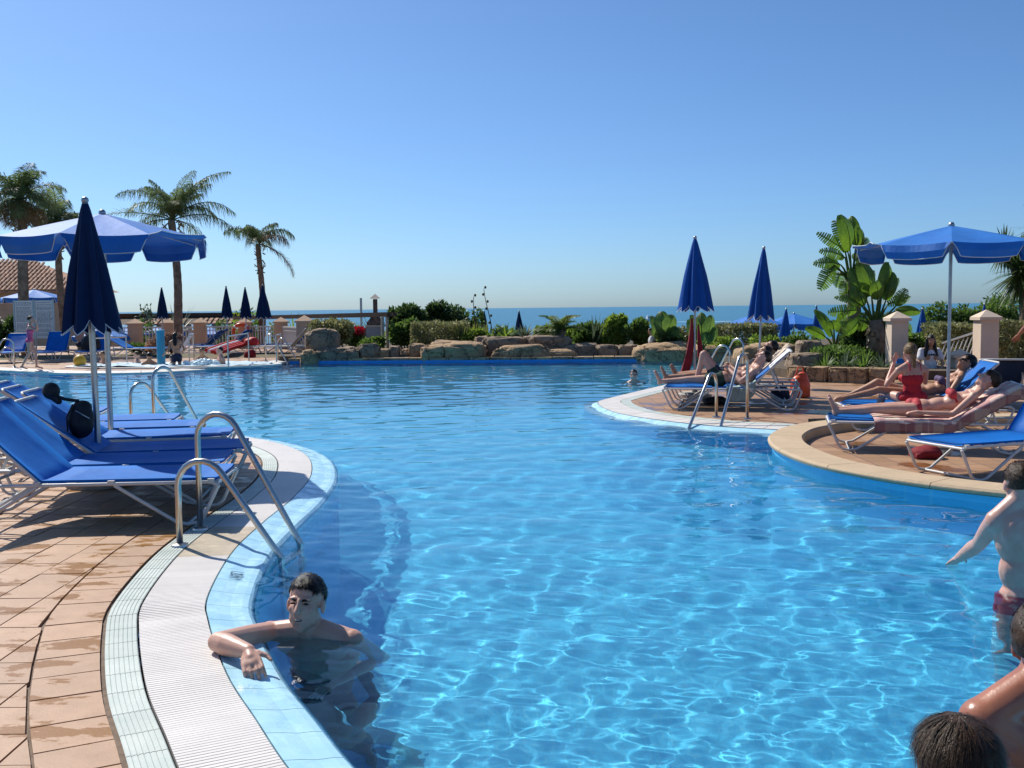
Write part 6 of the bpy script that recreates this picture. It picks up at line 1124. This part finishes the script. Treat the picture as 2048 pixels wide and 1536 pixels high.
p = D(163, 690, 34.2); X = lambda x, y, z: V(p.x + x, 34.2 + y, z); J = dict(pel=X(0, 0, .45), nk=X(-.05, 0, .95), hd=X(-.08, 0, 1.12), f=V(.8, -.6, 0), u=V(0, 0, 1), sh=(X(.05, .16, .9), X(-.12, -.16, .9)), el=(X(.15, .2, .65), X(-.05, -.25, .62)), wr=(X(.3, .1, .55), X(.2, -.15, .5)), hp=(X(.03, .09, .43), X(-.03, -.09, .43)), kn=(X(.45, .1, .5), X(.42, -.15, .48)), an=(X(.5, .1, .1), X(.5, -.15, .1)), to=(X(.65, .1, .05), X(.65, -.15, .05)))
r13, A = person('seated man in a white cap behind the far loungers', J, .98, 'skin', .016, hair='hair_brown', wear=[('trunks', 'trunks_navy')], hn=60); MB().ell(A(0, -.01, .075), (.085, .11, .06)).build('cap', M['towel_white'], r13, True)
p = D(1303, 688, 30.4); X = lambda x, y, z: V(p.x + x, 30.4 + y, z + .12); J = dict(pel=X(0, 0, .10), nk=X(0, 0, .50), hd=X(-.03, 0, .64), f=V(-.9, -.4, -.2), u=V(0, 0, 1), sh=(X(.05, .14, .46), X(-.02, -.14, .46)), el=(X(.02, .2, .25), X(-.05, -.2, .25)), wr=(X(-.18, .1, .2), X(-.2, -.1, .2)), hp=(X(0, .08, .09), X(0, -.08, .09)), kn=(X(-.3, .1, .2), X(-.3, -.1, .2)), an=(X(-.38, .1, -.05), X(-.38, -.1, -.05)), to=(X(-.48, .1, -.08), X(-.48, -.1, -.08)))
person('tiny dark haired figure in white sitting on the rocks by the oval leaves', J, .8, 'skin_tan', .016, fem=True, hair='hair_black', wear=[('tee', 'tee_white')], hn=60, hkeep=LONGK)
# ================================================================ small things
def cloth(name, label, cat, f, nu, nv, m, th=.012, group=None, parent=None):
    """a draped sheet: f(u, v) gives world points"""
    v = []; q = []
    for i in range(nu + 1):
        for j in range(nv + 1): v.append(tuple(f(i / nu, j / nv)))
    w_ = nv + 1; top = np.array(v); n = len(v); bot = top - np.array([0, 0, th]); v = np.r_[top, bot]
    for i in range(nu):
        for j in range(nv): a = i * w_ + j; q.append((a, a + w_, a + w_ + 1, a + 1)); q.append((n + a, n + a + 1, n + a + w_ + 1, n + a + w_))
    for i in range(nu):
        for j in (0, nv): a = i * w_ + j; q.append((a, a + w_, n + a + w_, n + a))
    for j in range(nv):
        for i in (0, nu): a = i * w_ + j; q.append((a, a + 1, n + a + 1, n + a))
    o = link(name, np_mesh(name, v, q, M[m], True), parent)
    if label: tag(o, label, cat, group)
    return o
def lounge_path(ang, u):
    """centre line of a lounger's sling by distance u from the hinge: positive towards the head"""
    a = math.radians(ang); return (.74 - u, .345) if u < 0 else (.74 - math.cos(a) * u, .345 + math.sin(a) * u)
def towel_on(t, ang, u0, u1, lab, m, y0=-.34, y1=.34, hang=.0, wr=.012, seed=0, over=0):
    def f(u, v):
        q = u0 + (u1 - u0) * u; x, z = lounge_path(ang, min(q, .76)); y = y0 + (y1 - y0) * v
        if q > .76: a = math.radians(ang); x -= .04; z -= (q - .76) * .9
        z += wr * (mnoise.noise((q * 6, y * 6, seed)) + .6 * mnoise.noise((q * 15, y * 15, seed + 3))) + .006
        if abs(y) > .33: z -= (abs(y) - .33) * hang; y = math.copysign(.345 + .015 * mnoise.noise((q * 8, seed, 1)), y)
        return on_lounger(t, (x, y, z))
    return cloth('towel', lab, 'towel', f, 26, 18, m, group='towels on the loungers')
def check_mat():
    m, nt, b, out = new_mat('checked_towel'); L = nt.links.new; g = N(nt, 'TexCoord').outputs['Object']; mp = N(nt, 'Mapping'); mp.inputs['Rotation'].default_value = (0, 0, .3); L(g, mp.inputs[0])
    c = N(nt, 'TexChecker'); c.inputs['Scale'].default_value = 7; c.inputs[1].default_value = (.70, .56, .45, 1); c.inputs[2].default_value = (.58, .36, .32, 1); L(mp.outputs[0], c.inputs[0]); c2 = N(nt, 'TexChecker'); c2.inputs['Scale'].default_value = 2.3; c2.inputs[1].default_value = (1, 1, 1, 1); c2.inputs[2].default_value = (.85, .74, .78, 1); L(mp.outputs[0], c2.inputs[0])
    mx = N(nt, 'MixRGB', blend_type='MULTIPLY'); mx.inputs[0].default_value = 1; L(c.outputs[0], mx.inputs[1]); L(c2.outputs[0], mx.inputs[2]); L(mx.outputs[0], b.inputs['Base Color']); b.inputs['Roughness'].default_value = .95
    n = tex_noise(nt, 90, 3); bp = N(nt, 'Bump'); bp.inputs['Strength'].default_value = .5; bp.inputs['Distance'].default_value = .01; L(n.outputs[0], bp.inputs['Height']); L(bp.outputs[0], b.inputs['Normal']); return m
M['towel_check'] = check_mat()
towel_on(R10, 30, -.75, .85, 'pink and cream checked towel hanging over the lounger side', 'towel_check', -.34, .50, .75, .008, 2)
towel_on(RP1, 42, .40, .80, 'white striped towel over the top of the nearest occupied lounger', 'towel_white', -.34, .34, 0, .015, 4); towel_on(RP1, 42, -.30, .14, 'pale mint towel bunched beside the man in green trunks', 'towel_mint', .10, .58, .75, .035, 6)
towel_on(RP2, 42, -.1, .85, 'cream towel under the man on the middle lounger', 'towel_cream', -.34, .34, 0, .012, 7); towel_on(RP3, 42, .25, .95, 'crumpled cream towel piled over the far lounger back', 'towel_cream', -.40, .36, .8, .07, 9)
towel_on(L7, 38, -.5, .35, 'cream towel spread on the last lounger of the left row', 'towel_cream', -.33, .33, 0, .01, 5)
M['towel_blue'] = mat('blue_towel', (.03, .11, .33), .95, .4, 9, .6, 70); M['towel_grey'] = mat('grey_blue_towel', (.30, .38, .45), .95, .3, 9, .6, 70)
towel_on(F_[4], 40, -.1, .8, 'rumpled blue towel on the lounger by the flower bed', 'towel_blue', -.40, .40, .5, .05, 11); towel_on(F_[5], 42, -.1, .8, 'rumpled blue towel behind the red air mattress', 'towel_blue', -.42, .42, .5, .06, 12); towel_on(F_[6], 40, -.3, .8, 'grey and blue towel next to the lifebuoy', 'towel_grey', -.36, .36, .5, .04, 13)
# backpack leaning on the third lounger
b0 = on_lounger(L3, (.58, -.12, .45)); t = tag(empty('backpack', b0), 'black backpack sitting on a shaded blue lounger', 'backpack'); t.scale = (.92, .92, .84); t.rotation_euler = (0, .08, 0); b = MB()
b.ell((0, 0, .17), (.12, .09, .19), nu=14, nv=10); b.ell((.03, -.03, .12), (.10, .09, .12)); b.ell((0, .02, .30), (.09, .07, .07)); remesh(b, 'bag', .012, M['black'], 3, t); MB().tube([(-.06, -.05, .33), (-.10, -.08, .2), (-.08, -.09, .06)], .014, 6, sy=.5).build('strap', M['black'], t, True); MB().tube([(-.03, 0, .36), (-.16, .0, .37), (-.27, .02, .40)], .018, 6).build('strap', M['black'], t, True); MB().tube([(-.02, -.075, .27), (.05, -.10, .24), (.10, -.06, .2)], .006, 5).build('zip', M['alu'], t)
b = MB(); b.ell((0, 0, 0), (.075, .07, .075), nu=12, nv=8); cap(b, (0, 0, -.02), (.06, 0, -.09), .05, .03); o = remesh(b, 'rolled_pouch', .012, M['black'], 3); o.location = b0 + V(-.24, .02, .39); tag(o, 'round black pouch hanging from the backpack strap', 'pouch')
# red cloth wrapped on the umbrella pole
u0 = V(3.02, 16.9, 0); t = tag(empty('red_cloth', u0 + V(0, 0, .2)), 'long dark red cloth hanging from the closed umbrella pole', 'cloth')
for k, (dx, w0, zt, zb) in enumerate([(-.05, .05, 1.1, .02), (.06, .03, 1.0, .45)]):
    v = []; f = []; n = 14
    for i in range(n + 1):
        q = i / n; z = zt + (zb - zt) * q; ww = w0 * (.35 + 1.5 * q); cx = dx - .16 * q * q * (1 if k == 0 else -.3)
        for j in range(9): g = j / 8 * 2 * math.pi; rr_ = ww * (1 + .25 * math.sin(3 * g + q * 4)); v.append((cx + rr_ * math.cos(g), rr_ * .7 * math.sin(g), z))
    for i in range(n):
        for j in range(8): a = i * 9 + j; f.append((a, a + 1, a + 10, a + 9))
    link('drape', np_mesh('drape', v, f, M['red_dark'] if 'red_dark' in M else M.setdefault('red_dark', mat('dark_red_cloth', (.24, .012, .018), .8, .3, 8)), True), t)
def bag(name, px, py, d, sz, m, lab, cat, z=0, handle=True):
    c = D(px, py, d); t = tag(empty(name, (c.x, d, z)), lab, cat, 'bags on the deck'); b = MB(); b.ell((0, 0, sz[2] * .45), (sz[0], sz[1], sz[2] * .5), nu=12, nv=8); b.ell((.2 * sz[0], 0, sz[2] * .75), (sz[0] * .6, sz[1] * .7, sz[2] * .3)); b.box((0, 0, sz[2] * .2), (sz[0] * .85, sz[1] * .8, sz[2] * .18)); remesh(b, 'pouch', max(.012, sz[0] / 14), M[m], 3, t)
    if handle: MB().tube([(-sz[0] * .5, 0, sz[2] * .8), (-sz[0] * .2, 0, sz[2] * 1.25), (sz[0] * .2, 0, sz[2] * 1.25), (sz[0] * .5, 0, sz[2] * .8)], .012, 6).build('handle', M[m], t, True)
bag('beach_bag', 1600, 790, 16.6, (.17, .12, .40), 'orange', 'bright orange red beach bag behind the lounger heads', 'bag', 0); bag('beach_bag', 1852, 905, 10.2, (.16, .14, .13), 'red_dark', 'dark red bag lying under the bikini woman lounger', 'bag', RZ, False); bag('beach_bag', 1560, 815, 16.4, (.16, .12, .2), 'trunks_navy', 'grey blue bag under the mans lounger', 'bag', 0)
bag('beach_bag', 1430, 810, 15.6, (.2, .14, .12), 'black', 'dark bundle of clothes under the nearest occupied lounger', 'bundle', 0, False); bag('beach_bag', 182, 700, 31.6, (.30, .2, .5), 'black', 'dark rucksack on the far lounger next to the yellow ball', 'bag', .35); bag('beach_bag', 503, 690, 33.8, (.26, .2, .26), 'red', 'red bag on the cream lounger by the jacuzzi', 'bag', .36, False)
bag('beach_bag', 500, 712, 32.8, (.2, .16, .26), 'red_dark', 'brick red pot under the cream lounger', 'bag', 0, False)
c = G(160, 734); t = tag(empty('beach_ball', (c.x, c.y, 0)), 'big yellow ball on the far deck', 'ball'); MB().ell((0, 0, .17), .17, nu=20, nv=14).build('ball_skin', M['yellow'], t, 'all'); MB().lathe([(.02, .33), (.03, .345), (.015, .35)], 8).build('valve', M['white_plastic'], t)
# red and white air mattress
A_, B_ = D(424, 704, 32.4), D(486, 684, 34.2); t = tag(empty('air_mattress', (A_ + B_) / 2), 'red and white striped air mattress leaning across a lounger', 'air mattress'); o = t.location; d = (B_ - A_); L_ = d.length; d.normalize(); S = d.cross(V(0, -.7, .7)).normalized()
for k in range(5): off_ = S * (.105 * (k - 2)); MB().tube([A_ - o + off_, (A_ + B_) / 2 - o + off_ + V(0, 0, .02), B_ - o + off_], .06, 8).build('air_tube', M['red' if k % 2 == 0 or k == 3 else 'towel_white'], t, True)
c = D(482, 664, 40.6); t = tag(empty('lifebuoy', c), 'orange lifebuoy hanging on the fence pillar', 'lifebuoy'); ring = [(math.cos(a) * .30, 0, math.sin(a) * .30) for a in np.linspace(0, 2 * math.pi, 25)]; MB().tube(ring, .07, 10, cap=False).build('ring', M['orange'], t, 'all')
for a in (.8, 2.4, 3.9, 5.5): MB().tube([(math.cos(a + e) * .30, 0, math.sin(a + e) * .30) for e in (-.12, 0, .12)], .074, 10).build('band', M['white_plastic'], t, 'all')
c = D(370, 690, 31.5); t = tag(empty('paddle_board', c), 'slim white board leaning beside the standing child', 'board'); MB().bar((-.18, 0, -.25), (.22, 0, .35), .10, .03, (0, 1, 0)).build('plank', M['white_plastic'], t); MB().bar((-.19, -.02, -.26), (-.14, -.02, -.19), .11, .035, (0, 1, 0)).build('tip', M['alu'], t)
c = G(295, 707); t = tag(empty('stone_slab', (c.x + .3, c.y - 4, 0)), 'pale flat slab beside the turquoise post', 'slab'); MB().prism([(-.9, -.25), (.9, -.25), (1.0, .2), (-.8, .25)], 0, .07).build('slab_top', M['wall_pale'], t); MB().box((0, 0, .005), (.95, .24, .006)).build('slab_joint', M['concrete'], t)
for i, (px, py, lab) in enumerate([(60, 728, 'pair of pale flip flops at the walking girl'), (190, 738, 'pair of dark sandals near the yellow ball')]):
    c = G(px, py); t = tag(empty('sandals', (c.x, c.y, 0)), lab, 'sandals')
    for k in (-1, 1): MB().ell((k * .07, 0, .02), (.045, .12, .02), nu=10, nv=6).build('sandal', M['towel_white' if i == 0 else 'black'], t, True)
# depth mark painted on the pool edge
cu = bpy.data.curves.new('depth_mark', 'FONT'); cu.body = '1.20 M'; cu.size = .085; cu.extrude = .0006; cu.align_x = 'CENTER'; cu.align_y = 'CENTER'; tmp = bpy.data.objects.new('tmp', cu); COL.objects.link(tmp); me = bpy.data.meshes.new_from_object(tmp.evaluated_get(bpy.context.evaluated_depsgraph_get())); bpy.data.objects.remove(tmp)
me.materials.append(mat('blue_grey_print', (.07, .13, .19), .5, .2)); p = G(474, 1149, -.01); o = link('depth_mark', me); i = int(np.argmin(np.hypot(EDGE_L[:, 0] - p.x, EDGE_L[:, 1] - p.y))); nx_ = -NL[i]      # towards the pool = top of the letters
up_ = V(nx_[0], nx_[1], -.17).normalized(); rt = up_.cross(V(0, 0, 1)).normalized(); nz_ = rt.cross(up_); q = at_arc(arc[i], WB * .60); o.matrix_world = Matrix(((rt.x * .62, up_.x * 1.25, nz_.x, q[0]), (rt.y * .62, up_.y * 1.25, nz_.y, q[1]), (rt.z * .62, up_.z * 1.25, nz_.z, -.0125), (0, 0, 0, 1))); tag(o, 'small depth marking 1.20 M painted on the pale blue edge', 'lettering')
